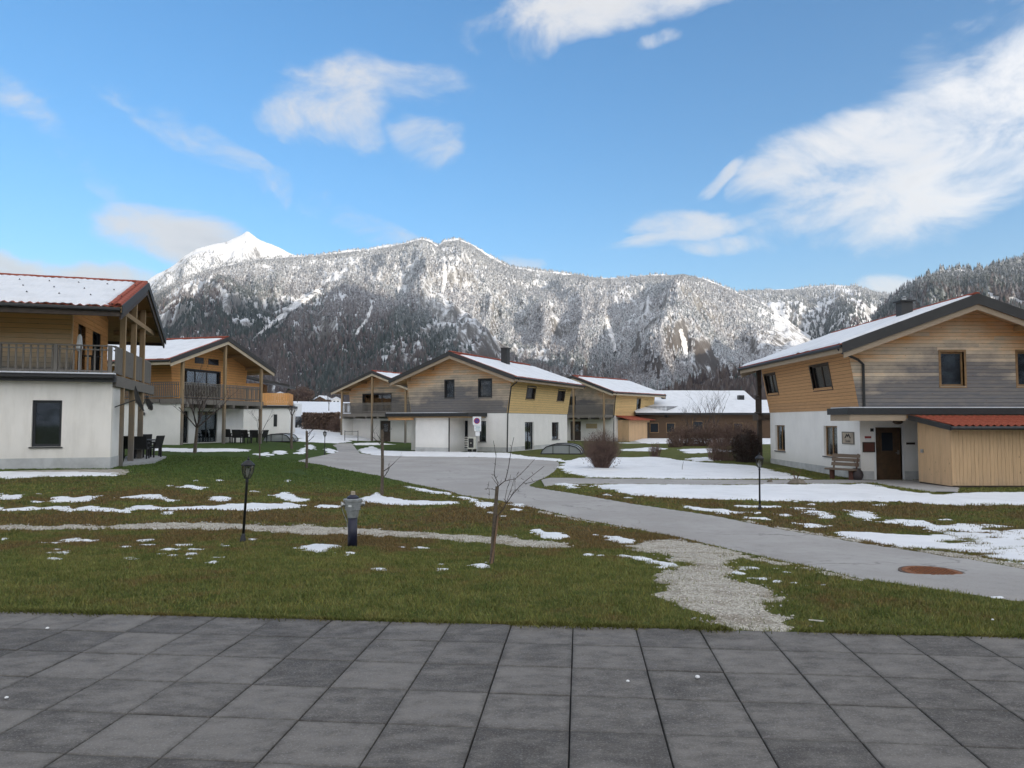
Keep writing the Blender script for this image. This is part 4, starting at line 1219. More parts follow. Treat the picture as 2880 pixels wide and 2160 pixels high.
def post(h, x, y, z0, z1, w, mat, name='post'):
    return MB().box(x - w / 2, x + w / 2, y - w / 2, y + w / 2, z0, z1).build(name, mat, h, bevel=0.008)

def dish(h, base, to, d, face, mat=None):
    """satellite dish on a bracket"""
    mat = mat or METAL_G
    base, to, face = Vector(base), Vector(to), Vector(face).normalized()
    p = MB()
    prof = [(0.001, 0)] + [(d / 2 * k / 6, 0.16 * d * (k / 6) ** 2) for k in range(1, 7)]
    q = face.to_track_quat('Z', 'Y').to_matrix()
    n = 20
    for sgn in (0, -0.012):
        k0 = len(p.v)
        for r_, z_ in prof:
            for j in range(n):
                a = 2 * math.pi * j / n
                p.v.append(tuple(to + q @ Vector((r_ * math.cos(a), r_ * 1.08 * math.sin(a), z_ + sgn))))
        for i_ in range(len(prof) - 1):
            for j in range(n):
                a_, b_ = k0 + i_ * n + j, k0 + i_ * n + (j + 1) % n
                p.f.append((a_, b_, b_ + n, a_ + n))
    o = p.build('satellite_dish', mat, h, smooth=True)
    MB().tube([base, base + (to - base) * 0.7, to], 0.022, 6).build('bracket', METAL_D, o)
    f = to + face * d * 0.42
    MB().tube([to - q @ Vector((0, d * .48, 0)) * 1.0, f], 0.012, 6).cbox(f, (0.08, 0.08, 0.08)).build('feed_arm', METAL_D, o)
    return o

def downpipe(h, pts, r=0.045):
    return MB().tube(pts, r, 8).build('downpipe', METAL_D, h)

def plinth(h, fr, u0, u1, hh=0.34, n=0.015):
    mb = MB(); fr.box(mb, u0, u1, -0.3, hh, -0.02, n)
    return mb.build('plinth', PLINTH, h)

# ---------------------------------------------------------------- chalets
def upper(h, hw, L, zb, ze, zr, eh, f, mats, front=(), left=(), right=(), pitch=0.15, back=True, hwl=None, hwr=None, y0=0.0, plank_sides=('front', 'left', 'right')):
    """timber storey under the roof: gable walls and flared side walls, clad board by board"""
    sl = (zr - ze) / eh
    hl, hr = hwl or hw, hwr or hw
    tl, tr = zr - sl * (hl + f), zr - sl * (hr + f)
    g = [(-hl, zb), (hr, zb), (hr + f, tr - .01), (0, zr - .01), (-hl - f, tl - .01)]
    fr = Fr((0, y0, 0), (1, 0, 0))
    w = wall(h, fr, g, front, W_BACK, 0.16, 'gable_wall')
    if 'front' in plank_sides: planks(w, fr, g, front, mats[0], pitch)
    fl = Fr((-hl, L, zb), (0, -1, 0), (-f, 0, tl - zb))
    hh = math.hypot(f, tl - zb)
    pl = [(0, 0), (L - y0, 0), (L - y0, hh), (0, hh)]
    wl = wall(h, fl, pl, left, W_BACK if 'left' in plank_sides else mats[1], 0.16, 'side_wall')
    if 'left' in plank_sides: planks(wl, fl, pl, left, mats[1], pitch)
    fr2 = Fr((hr, y0, zb), (0, 1, 0), (f, 0, tr - zb))
    hh2 = math.hypot(f, tr - zb)
    pr = [(0, 0), (L - y0, 0), (L - y0, hh2), (0, hh2)]
    wr = wall(h, fr2, pr, right, W_BACK if 'right' in plank_sides else mats[1], 0.16, 'side_wall')
    if 'right' in plank_sides: planks(wr, fr2, pr, right, mats[1], pitch)
    if back:
        wall(h, Fr((0, L, 0), (-1, 0, 0)), [(-x, z) for x, z in reversed(g)], (), mats[0], 0.16, 'gable_wall')
    return fr, fl, fr2

def ground_floor(h, hw, L, zb, mat, front=(), left=(), right=(), y0=0.0):
    f = Fr((0, y0, 0), (1, 0, 0)); l = Fr((-hw, L, 0), (0, -1, 0)); r = Fr((hw, y0, 0), (0, 1, 0)); b = Fr((0, L, 0), (-1, 0, 0))
    wall(h, f, [(-hw, -.4), (hw, -.4), (hw, zb), (-hw, zb)], front, mat)
    wall(h, l, [(0, -.4), (L - y0 - .242, -.4), (L - y0 - .242, zb), (0, zb)], left, mat)
    wall(h, r, [(.242, -.4), (L - y0, -.4), (L - y0, zb), (.242, zb)], right, mat)
    wall(h, b, [(-hw + .242, -.4), (hw - .242, -.4), (hw - .242, zb), (-hw + .242, zb)], (), mat)
    MB().box(-hw + .05, hw - .05, y0 + .05, L - .05, zb - .12, zb - .02).build('floor_slab', DARKROOM, h)
    return f, l, r

def purlins(h, xs, y0, y1, zr, sl, mat=None, w=0.16, d=0.20):
    for x in xs:
        z = zr - sl * abs(x) - d * 0.5 - abs(sl) * w / 2
        MB().box(x - w / 2, x + w / 2, y0, y1, z - d / 2, z + d / 2).build('purlin', mat or W_SOFFIT, h)

def text_on(parent, txt, fr, u, v, n, size, mat, name='lettering'):
    c = bpy.data.curves.new(name, 'FONT')
    c.body, c.size, c.extrude, c.align_x = txt, size, 0.002, 'CENTER'
    o = bpy.data.objects.new(name, c); COL.objects.link(o)
    c.materials.append(mat); o.parent = parent
    M = Matrix((fr.U, fr.V, fr.N)).transposed().to_4x4()
    M.translation = fr.p(u, v, n)
    dg = bpy.context.evaluated_depsgraph_get()
    me = bpy.data.meshes.new_from_object(o.evaluated_get(dg))
    bpy.data.objects.remove(o)
    me.transform(M)
    return link_mesh(name, me, mat, parent)

SL = 0.36
W_BACK = simple('batten_gap', (0.03, 0.024, 0.02), .95)
INK = simple('sign_ink', (0.04, 0.025, 0.02), 0.7)
RUST_RED = simple('sign_red', (0.30, 0.035, 0.03), 0.6)
SIGN_BROWN = simple('sign_brown', (0.10, 0.030, 0.018), 0.6)

# ---- right chalet -------------------------------------------------
zD = -0.60
D = thing('chalet', 'large chalet at the right with bench, brown door and red roofed board shed', 'house', (17.3, 28.0, zD), 0.0)
winL = [(0.7, .78, 2.0, 2.06), (6.45, .78, 7.75, 2.06)]
fD, lD, rD = ground_floor(D, 3.9, 9.7, 2.7, PLASTER, front=[(-3.31, 0, -2.30, 2.02)], left=winL)
for a, b, c, d in winL: window(D, lD, a, b, c, d, FRAME_W, inside='curtain', sill=True)
plinth(D, lD, -0.02, 9.70); plinth(D, fD, -3.88, -3.40); plinth(D, fD, -2.21, -0.9)
door(D, fD, -3.31, 0, -2.30, 2.02, W_DOOR, frame=WHITE, glass=(-3.03, 1.12, -2.60, 1.82), recess=.10, label='dark brown entrance door with small window')
upL = [(0.25, 0.95, 1.75, 1.95), (6.0, 0.95, 7.8, 1.95)]
upF = [(-.72, 3.62, .18, 4.94), (2.25, 3.62, 3.15, 4.94)]
fu, lu, ru = upper(D, 3.9, 9.7, 2.7, 4.93, 6.75, 5.05, 0.42, (W_D, W_DS), front=upF, left=upL, pitch=0.142)
for a, b, c, d in upL: window(D, lu, a, b, c, d, W_DARK, mull=(0.5,), casing=W_DS, recess=.06, gl=GLASS_DIM)
for a, b, c, d in upF: window(D, fu, a, b, c, d, FRAME_W, mull=(), casing=W_TRIM, recess=.07)
roD = roof(D, 5.05, -1.25, 10.9, 4.93, 6.75, W_TRIM, seed=1, margins=(0.12, 0.16, 0.12, 0.02), fas=.42)
purlins(D, (-4.1, -2.2, 0, 2.2, 4.1), -1.1, -0.06, 6.75, SL)
fs = MB()
for s in (-1, 1):
    for k in range(14):
        y = 0.3 + k * 0.72
        MB().prism([(s * 4.25, y, 6.75 - SL * 4.25 - .17), (s * 4.95, y, 6.75 - SL * 4.95 - .15), (s * 4.95, y, 6.75 - SL * 4.95 - .005), (s * 4.25, y, 6.75 - SL * 4.25 - .005)], (0, .11, 0)).build('rafter_end', W_SOFFIT, roD)
ch = MB().box(-1.18, -.72, 1.8, 2.26, 5.9, 7.20).build('chimney', METAL_G, D)
MB().box(-1.26, -.64, 1.72, 2.34, 7.20, 7.26).build('chimney_cap', METAL_D, ch)
MB().lathe([(.08, 7.26), (.08, 7.38), (.13, 7.40), (.02, 7.46)], 10, (-.95, 2.03)).build('flue', METAL_S, ch)
MB().lathe([(.11, 5.55), (.09, 6.05), (.15, 6.08), (.15, 6.18), (.03, 6.24)], 10, (-1.9, 9.0)).build('roof_vent', RTILE, D)
# flat canopy over the entrance
cn = MB().box(-5.16, 5.1, -1.75, -0.03, 2.50, 2.74).build('canopy', METAL_D, D)
MB().box(-5.02, 4.9, -1.62, -0.05, 2.36, 2.50).build('canopy_soffit', W_SOFFIT, cn)
MB().box(-5.06, -3.02, -1.70, -1.56, 2.27, 2.497).build('canopy_beam', W_TRIM, cn)
MB().box(-5.04, -4.90, -1.55, -.04, 2.27, 2.497).build('canopy_beam', W_TRIM, cn)
MB().box(-5.05, 5.0, -1.66, -0.10, 2.742, 2.775).build('snow_cover', SNOW, cn)
MB().box(-4.0, -3.93, -1.64, -1.57, 2.27, 2.52).build('hanger', W_PALE, cn)
lp = MB().lathe([(.03, 2.36), (.05, 2.30), (.16, 2.27), (.18, 2.21), (.10, 2.15), (.02, 2.14)], 12, (-2.85, -.8)).build('porch_lamp', W_DARK, D)
downpipe(D, [(-5.1, -.95, 5.0), (-5.0, -.9, 4.86), (-4.0, -.2, 4.62), (-3.75, -.09, 4.45), (-3.75, -.09, 2.76)], .05)
# shed under a lean-to tile roof
shed = MB().box(-2.66, 4.6, -3.76, -1.80, -0.2, 2.02).build('shed', W_DARK, D)
sf, sL = Fr((0, -3.76, 0), (1, 0, 0)), Fr((-2.66, -1.80, 0), (0, -1, 0))
planks(shed, sf, [(-2.68, .12), (4.6, .12), (4.6, 2.0), (-2.68, 2.0)], (), W_SHED, 0.128, gap=.007, ax=0, name='board', thick=.024)
planks(shed, sL, [(0, .10), (1.96, .10), (1.96, 2.02), (0, 2.32)], (), W_SHED, 0.128, gap=.007, ax=0, name='board', thick=.024)
wall(D, sL, [(0, 1.95), (1.96, 1.95), (1.96, 2.0), (0, 2.3)], (), W_DARK, .05, 'shed_wall')
MB().cbox((-2.70, -2.08, 1.20), (.03, .16, .12)).cbox((-2.705, -2.08, 1.18), (.06, .05, .05)).build('lock', METAL_S, shed)
lr = MB().prism([(-2.95, -1.78, 2.36), (-2.95, -4.25, 2.02), (-2.95, -4.25, 2.06), (-2.95, -1.78, 2.40)], (7.9, 0, 0)).build('shed_roof', W_DARK, D)
MB().prism([(-3.0, -1.77, 2.30), (-3.0, -4.28, 1.955), (-3.0, -4.28, 2.12), (-3.0, -1.77, 2.48)], (.045, 0, 0)).build('verge_board', METAL_D, lr)
MB().tube([(-2.98, -4.33, 2.03), (4.9, -4.33, 2.03)], .06, 8).build('gutter', METAL_D, lr)
tm = MB()
pts = [(i * .23 / 8, .028 * math.cos(2 * math.pi * i / 8)) for i in range(9)]
for (x0, z0), (x1, z1) in zip(pts, pts[1:]):
    tm.prism([(x0, 0, z0), (x1, 0, z1), (x1, 0, z1 + .018), (x0, 0, z0 + .018)], (0, -.66, -.66 * .1377 + .012))
tme = tm.mesh('roof_tile'); tme.materials.append(RTILE)
for c in range(33):
    for r_ in range(4):
        o = link_mesh('roof_tile', tme, None, lr)
        o.location = (-2.92 + c * .23, -1.80 - r_ * .60, 2.435 - r_ * .60 * .1377 + rnd.uniform(-.003, .003))
# signs by the door
def plate(h, fr, u0, v0, u1, v1, mat, edge=None, n=0.03, name='sign', label=None):
    mb = MB(); fr.box(mb, u0, u1, v0, v1, 0.002, n); o = mb.build(name, mat, None if h is None else h)
    if label: o['label'] = label
    if edge:
        m2 = MB(); w = .035
        for q in ((u0 - w, u0, v0 - w, v1 + w), (u1, u1 + w, v0 - w, v1 + w), (u0, u1, v0 - w, v0), (u0, u1, v1, v1 + w)): fr.box(m2, *q, 0.002, n + .012)
        m2.build('sign_frame', edge, o)
    return o
SIGN_TAN = simple('sign_board', (0.40, 0.33, 0.25), 0.8, var=.15)
nm = plate(D, lD, 8.28, 1.38, 9.22, 1.80, SIGN_TAN, W_GREY, name='name_board', label='wooden name board with mountain emblem')
em = MB()
em.prism([lD.p(8.46, 1.58, .034), lD.p(8.66, 1.76, .034), lD.p(8.74, 1.70, .034), lD.p(8.82, 1.775, .034), lD.p(9.04, 1.58, .034), lD.p(8.93, 1.58, .034), lD.p(8.82, 1.68, .034), lD.p(8.74, 1.62, .034), lD.p(8.66, 1.68, .034), lD.p(8.57, 1.58, .034)], lD.N * .006).build('emblem', INK, nm)
text_on(nm, 'Enzian', lD, 8.75, 1.42, .034, .16, INK)
plate(D, fD, -3.50, 1.86, -3.38, 1.98, METAL_D, name='number_plate')
rp = plate(D, fD, -3.72, 1.60, -3.48, 1.68, RUST_RED, name='red_plate'); plate(D, fD, -3.72, 1.52, -3.48, 1.595, WHITE, name='white_plate')
plate(D, fD, -3.78, 1.10, -3.38, 1.42, SIGN_BROWN, W_DARK, name='notice_board')
plate(D, fD, -2.13, 1.36, -1.80, 1.44, INK, name='letter_board')

# ---- centre chalet ------------------------------------------------
zC = -0.48
yC = R(-25.7)
C = thing('chalet', 'centre chalet with black chimney, weathered gable and straw coloured side boards', 'house', (-3.88, 51.7, zC), yC)
gf = [(.38, 1.1, .84, 2.18), (1.74, .72, 2.30, 2.15)]
gr = [(3.0, .04, 4.55, 2.08), (8.1, .70, 9.6, 2.06)]
fC, lC, rC = ground_floor(C, 3.9, 11.4, 2.7, PLASTER, front=gf, right=gr)
for a, b, c, d in gf: window(C, fC, a, b, c, d, FRAME_D, mull=(), inside='blind', fw=.05)
window(C, rC, *gr[0], FRAME_D, mull=(.5,), inside='curtain', sill=False); window(C, rC, *gr[1], FRAME_D, mull=(.5,), inside='blind')
plinth(C, rC, 0, 2.98); plinth(C, rC, 4.57, 11.4); plinth(C, fC, .65, 3.9)
uf = [(-1.0, 3.82, -.32, 5.05), (1.75, 3.82, 2.70, 5.05)]
us = [(2.75, 1.05, 4.2, 1.95), (8.7, 1.05, 10.1, 1.95)]
fu, lu, ru = upper(C, 3.9, 11.4, 2.72, 4.95, 6.78, 5.05, 0.42, (W_C, W_CS), front=uf, right=us, pitch=0.17)
for a, b, c, d in uf: window(C, fu, a, b, c, d, FRAME_D, mull=(), casing=W_C, recess=.06)
for a, b, c, d in us: window(C, ru, a, b, c, d, W_DARK, mull=(), casing=W_CS, recess=.06, gl=GLASS_DIM)
roC = roof(C, 5.05, -1.2, 12.4, 4.95, 6.78, W_TRIM, seed=3, margins=(0.45, 0.55, 0.1, 0.05))
purlins(C, (-4.0, -2.0, 0, 2.0, 4.0), -1.1, -0.06, 6.78, SL)
MB().box(1.1, 1.62, 4.7, 5.22, 6.2, 7.72).box(1.06, 1.66, 4.66, 5.26, 7.72, 7.78).build('chimney', METAL_D, C)
an = MB().box(-2.05, .62, -2.25, -.01, -.4, 2.44).build('annex', PLASTER, C)
plinth(C, Fr((-2.05, -2.25, 0), (1, 0, 0)), 0, 2.67)
plinth(C, Fr((-2.05, 0, 0), (0, -1, 0)), 0, 2.25)
cc = MB().box(-4.3, 2.4, -2.75, -.03, 2.46, 2.70).build('canopy', METAL_D, C)
MB().box(-4.2, 2.3, -2.62, -.05, 2.38, 2.46).build('canopy_soffit', W_SOFFIT, cc)
MB().box(-4.15, -2.1, -2.55, -2.42, 2.22, 2.378).build('canopy_beam', W_B, cc)
MB().box(-4.25, 1.0, -2.70, -.06, 2.702, 2.74).build('snow_cover', SNOW, cc)
downpipe(C, [(.70, -2.34, 2.45), (.70, -2.34, 0)]); downpipe(C, [(5.1, -.6, 5.0), (4.85, -.4, 4.8), (4.3, -.12, 4.5), (4.02, -.07, 2.6), (3.97, -.07, 0.0)])
MB().lathe([(.02, 1.98), (.08, 1.96), (.09, 1.78), (.03, 1.74)], 10, (-2.9, -.12)).build('wall_lamp', METAL_D, C)

# ---- chalets with a gable balcony ---------------------------------
def balcony_chalet(name, label, loc, yaw, mats, seed, L=10.0, glaz=(-2.0, 1.3), doors=((-2.1, -1.5), (-.7, 1.2)), side_balcony=False, posts=(-3.8, 0.0, 3.8), trim=None, gdoor=None, rz=6.75, plaster=None, snow=(True, True), marg=(0.25, 0.25, .1, .05), wing=True, depth=1.5, pl=('front', 'left', 'right'), right=(), rail_pitch=0.14):
    h = thing(name, label, 'house', loc, yaw)
    pw = plaster or PLASTER
    ho = [(a, 0.04, b, 2.1) for a, b in doors]
    f, l, r = ground_floor(h, 3.9, L, 2.7, pw, front=ho)
    for (a, b, c, d) in ho:
        if gdoor == (a, c): door(h, f, a, b, c, d, W_DARK, frame=None, glass=(a + .35, 1.0, c - .35, 1.8))
        else: window(h, f, a, b, c, d, FRAME_D, mull=(.5,) if c - a > 1.2 else (), sill=False)
    plinth(h, l, 0, L); plinth(h, r, 0, L)
    if wing:
        MB().box(-3.9, -3.66, -depth, -.002, -.4, 2.70).build('wing_wall', pw, h)
    hl = 2.9 if side_balcony else 3.9
    zg = (glaz[0], 2.98, glaz[1], 4.75)
    fu, lu, ru = upper(h, 3.9, L, 2.72, rz - 1.82, rz, 5.05, 0.3, mats, front=[zg], pitch=0.17, hwl=hl, plank_sides=pl, right=right)
    window(h, fu, *zg, FRAME_D, mull=(.33, .66), casing=mats[0], recess=.06, sill=False)
    for q in right: window(h, ru, *q, W_DARK, mull=(), casing=mats[1], recess=.06, sill=False)
    roof(h, 5.05, -depth - .25, L + .9, rz - 1.82, rz, trim or W_PALE, seed=seed, margins=marg, snow=snow)
    purlins(h, (-4.0, -2.0, 0, 2.0, 4.0), -depth - .15, -.06, rz, SL)
    MB().box(-4.0, 4.0, -depth - .08, -.03, 2.50, 2.82).build('balcony_floor', W_GREY, h)
    for k in range(6):
        x = -3.5 + k * 1.4
        MB().box(x - .07, x + .07, -depth - .22, -.02, 2.30, 2.498).build('balcony_joist', W_GREY, h)
    xs = [-3.95] + [p for p in posts if -3.5 < p < 3.5] + [3.95]
    for a, b in zip(xs, xs[1:]): railing(h, (a + .08, -depth), (b - .08, -depth), 2.82, 1.0, W_GREY, pitch=rail_pitch)
    railing(h, (3.95, -depth + .06), (3.95, -.05), 2.82, 1.0, W_GREY, pitch=rail_pitch)
    for x in posts: post(h, x, -depth, -.3, rz - SL * abs(x) - .2, .17, W_POST)
    if side_balcony:
        MB().box(-4.05, -2.92, .0, L * .7, 2.58, 2.82).build('balcony_floor', W_GREY, h)
        railing(h, (-3.98, -depth + .08), (-3.98, L * .7), 2.82, 1.0, W_GREY, pitch=rail_pitch)
    else:
        railing(h, (-3.95, -depth + .06), (-3.95, -.05), 2.82, 1.0, W_GREY, pitch=rail_pitch)
    return h, f, l, r
B, fB, lB, rB = balcony_chalet('chalet', 'honey coloured balcony chalet behind the left chalet, white ground floor', (-20.36, 48.17, .22), R(72.5), (W_B, W_B), 5, side_balcony=True)
fuB = Fr((0, 0, 0), (1, 0, 0))
for a, b, c in ((-1.1, -.3, 5.62), (.15, 1.15, 5.62)):
    w = MB(); fuB.box(w, a, b, 5.22, c, .026, .05); w = w.build('gable_light', FRAME_D, B); m2 = MB(); fuB.box(m2, a + .05, b - .05, 5.27, c - .05, .05, .056); m2.build('pane', GLASS_DARK, w)
dish(B, (-3.92, .9, 2.2), (-4.55, .35, 2.42), .72, (.25, -.8, .3))
for y in (1.2, 6.0): MB().lathe([(.02, 2.0), (.07, 1.98), (.07, 1.84), (.02, 1.80)], 8, (-3.99, y)).build('wall_lamp', METAL_D, B)
C0, f0, l0, r0 = balcony_chalet('chalet', 'small balcony chalet half hidden left of the centre chalet, dark front door', (-12.9, 72.4, -.38), yC, (W_C, W_CS), 7, glaz=(-2.4, 1.0), doors=((-.3, .95),), gdoor=(-.3, .95), depth=1.6, posts=(-3.8, -.1, 3.8), pl=('front', 'left'))
C2, f2, l2, r2 = balcony_chalet('chalet', 'chalet behind the centre chalet with black side balcony and lean-to', (7.6, 78.5, -.45), R(-40), (W_C, W_CS), 9, L=8.4, glaz=(-2.6, -.9), doors=((-1.6, -.2),), gdoor=(-1.6, -.2), depth=1.6, pl=('front', 'right'), marg=(.3, .4, .1, .05), right=[(4.6, .1, 5.3, 1.9)])
# lean-to and terrace on its right side
lt = MB().prism([(3.9, .5, 2.62), (5.7, .5, 2.22), (5.7, .5, 2.30), (3.9, .5, 2.72)], (0, 6.0, 0)).build('lean_to_roof', RTILE, C2)
ls = MB().box(3.92, 5.2, .9, 6.2, -.3, 2.3).build('lean_to', W_DARK, C2)
planks(ls, Fr((5.2, .9, 0), (0, 1, 0)), [(0, 0), (5.3, 0), (5.3, 2.25), (0, 2.25)], [(3.9, 0, 4.7, 2.0)], W_SHED, .16, ax=0, name='board')
planks(ls, Fr((3.92, .9, 0), (1, 0, 0)), [(0, 0), (1.28, 0), (1.28, 2.25), (0, 2.25)], (), W_SHED, .16, ax=0, name='board')
MB().box(3.92, 6.6, 6.6, 9.4, -.4, 2.55).build('annex', PLASTER, C2)
MB().box(3.95, 6.75, 6.4, 9.5, 2.552, 2.74).build('terrace_roof', METAL_D, C2)
railing(C2, (6.6, 6.5), (6.6, 9.4), 2.74, 1.0, METAL_D, pitch=.16, bw=.03); railing(C2, (3.95, 6.5), (6.55, 6.5), 2.74, 1.0, METAL_D, pitch=.16, bw=.03)
plate(C2, f2, .5, 1.35, 1.9, 1.85, W_CS, name='name_board')
downpipe(C2, [(5.1, -1.2, 4.95), (4.5, -.5, 4.6), (4.05, -.08, 2.6), (4.0, -.08, 0)])

# ---- left chalet --------------------------------------------------
yA = R(108)
A = thing('chalet', 'left chalet at the picture edge, stained white wall with one dark window', 'house', (-15.87, 28.65, 0.0), yA)
fs_ = Fr((-4.11, 9.0, 0), (0, -1, 0))                    # the face seen from the lawn; u = 9 - y
YR = -.84
wa = (9 - 2.35, .80, 9 - 1.55, 2.36)
def a_u(u_px, zdepth):                                    # local y of a photograph column on that face
    x, y = (u_px - 1440) / FPX * zdepth, zdepth
    dx, dy = x + 15.87, y - 28.65
    return dx * math.cos(yA + math.pi / 2) + dy * math.sin(yA + math.pi / 2)
y_r, y_l = a_u(200, 25.6), a_u(134, 25.9)
wa = (9 - y_l, .80, 9 - y_r, 2.36)
wall(A, fs_, [(0, -.4), (9 - YR, -.4), (9 - YR, 3.0), (0, 3.0)], [wa], PLASTER_A)
window(A, fs_, *wa, FRAME_D, mull=(), inside='blind', fw=.09, recess=.09)
wall(A, Fr((-3.868, YR, 0), (1, 0, 0)), [(0, -.4), (1.4, -.4), (1.4, 3.0), (0, 3.0)], (), PLASTER)
wall(A, Fr((-2.4, 1.4, 0), (1, 0, 0)), [(0, -.4), (6.3, -.4), (6.3, 3.0), (0, 3.0)], [(1.0, .05, 2.8, 2.15), (3.6, .05, 5.2, 2.15)], PLASTER)
window(A, Fr((-2.4, 1.4, 0), (1, 0, 0)), 1.0, .05, 2.8, 2.15, FRAME_D, sill=False); window(A, Fr((-2.4, 1.4, 0), (1, 0, 0)), 3.6, .05, 5.2, 2.15, FRAME_D, sill=False)
MB().box(-2.5, -2.45, YR + .26, 1.4, -.4, 3.0).build('return_wall', PLASTER, A)
MB().box(3.85, 4.1, 1.4, 9.0, -.4, 3.0).build('back_wall', PLASTER, A)
MB().box(-4.08, 4.08, 9.01, 9.25, -.4, 3.0).build('end_wall', PLASTER, A)
pm = MB(); fs_.box(pm, 0, 9 - YR + .012, -.3, .42, -.02, .012); pm.build('plinth', PLINTH, A)
pm = MB(); Fr((-4.11, YR, 0), (1, 0, 0)).box(pm, 0.0, 1.64, -.3, .42, -.02, .012); pm.build('plinth', PLINTH, A)
MB().box(-4.05, 4.05, YR + .1, 9.1, 3.002, 3.08).build('floor_slab', W_GREY, A)
fa = MB().box(-4.42, -4.05, YR - .12, 9.2, 3.0, 3.26).build('terrace_fascia', METAL_D, A)
MB().tube([(-4.5, YR - .1, 3.16), (-4.5, 9.2, 3.16)], .07, 8).build('gutter', METAL_D, fa)
MB().box(-4.40, -4.08, YR - .1, 9.1, 3.262, 3.31).build('snow_cover', SNOW, fa)
MB().box(-4.04, 4.1, YR - .12, YR + .06, 2.86, 3.24).build('balcony_beam', W_GREY, A)
MB().box(-4.03, 4.0, YR + .06, 1.0, 3.082, 3.20).build('balcony_floor', W_GREY, A)
# timber storey
gA = [(-2.9, 3.2), (2.9, 3.2), (2.9, 7.0 - .335 * 2.9), (0, 6.98), (-2.9, 7.0 - .335 * 2.9)]
fg = Fr((0, .75, 0), (1, 0, 0))
dh = (-2.0, 3.25, -.9, 5.3)
gw = wall(A, fg, gA, [dh, (.2, 3.25, 1.6, 5.3)], W_BACK, .16, 'gable_wall')
planks(gw, fg, gA, [dh, (.2, 3.25, 1.6, 5.3)], W_B, .17)
door(A, fg, *dh, W_DARK, frame=W_B, glass=(-1.75, 3.9, -1.15, 5.1)); window(A, fg, .2, 3.25, 1.6, 5.3, FRAME_D, sill=False)
sw = Fr((-2.9, 9.0, 3.2), (0, -1, 0))
pw_ = [(0, 0), (8.25, 0), (8.25, 2.82), (0, 2.82)]
w_ = wall(A, sw, pw_, (), W_BACK, .16, 'side_wall'); planks(w_, sw, pw_, (), W_A, .17)
MB().box(-2.94, -2.80, .69, .74, 3.2, 6.0).build('corner_board', W_A, A)
MB().box(2.75, 2.9, .9, 9, 3.2, 6.0).build('side_wall', W_A, A); MB().box(-2.74, 2.74, 9.0, 9.15, 3.2, 6.0).build('end_wall', W_A, A)
roA = roof(A, 5.05, -1.25, 10.0, 5.30, 7.0, W_DARK, corr=True, seed=11, margins=(0.10, 0.42, .1, 0.0))
purlins(A, (-3.9, -2.0, 0, 2.0, 3.9), -1.15, 0.68, 7.0, .335)
vt = MB(); pr = [(0, 0), (.05, .075), (.14, .09), (.20, .05), (.20, .03), (.13, .07), (.05, .055), (.02, 0)]
vt.prism([(0, y, z) for y, z in pr], (-.37, 0, -.37 * .335))
vtm = vt.mesh('verge_tile'); vtm.materials.append(RTILE)
for k in range(14):
    for j in range(2):
        o = link_mesh('verge_tile', vtm, None, roA); x = -.08 - k * .355
        o.location = (x, -1.25 + j * .21, 7.0 + .335 * x + .235 + (k % 2) * .004)
gm = MB().prism([(0, -.03, 0), (0, .03, 0), (0, .0, .05)], (-.03, 0, 0)).mesh('snow_guard'); gm.materials.append(METAL_D)
for r_ in range(3):
    for k in range(11):
        o = link_mesh('snow_guard', gm, None, roA)
        x = -1.3 - r_ * 1.25
        o.location = (x, -1.0 + k * .96 + (r_ % 2) * .48, 7.0 + .335 * x + .31)
railing(A, (-4.0, YR + .05), (-4.0, 8.8), 3.26, 1.0, W_GREY, pitch=.21, bw=.055)
railing(A, (-3.95, YR), (3.6, YR), 3.26, 1.0, W_GREY, pitch=.13, bw=.10)
for yy in (YR + .1, YR + 1.75, YR + 3.4, YR + 5.2): post(A, -4.0, yy, 3.2, 4.28, .11, W_GREY, 'railing_post')
for x in (-2.6, -.5, 1.45): post(A, x, YR - .02, -.3, 7.0 - .335 * abs(x) - .2, .19, W_POST)
MB().box(-3.9, 3.9, YR - .13, YR + .07, 5.50, 5.68).build('eave_beam', W_POST, A)
dish(A, (-3.6, YR, 2.15), (-3.35, YR - .62, 2.42), .90, (.12, -.9, .3))
ut = MB().lathe([(.02, 3.2), (.25, 3.2), (.02, 3.24), (.02, 3.92), (.28, 3.94), (.28, 3.97), (.02, 3.98)], 14, (-3.2, .0)).build('balcony_table', METAL_G, A)
MB().tube([(-3.4, .35, 3.2), (-3.4, .35, 4.5)], .02, 6).lathe([(.05, 4.1), (.11, 4.2), (.07, 4.62), (.03, 4.7)], 8, (-3.4, .35)).build('folded_parasol', WHITE, A)

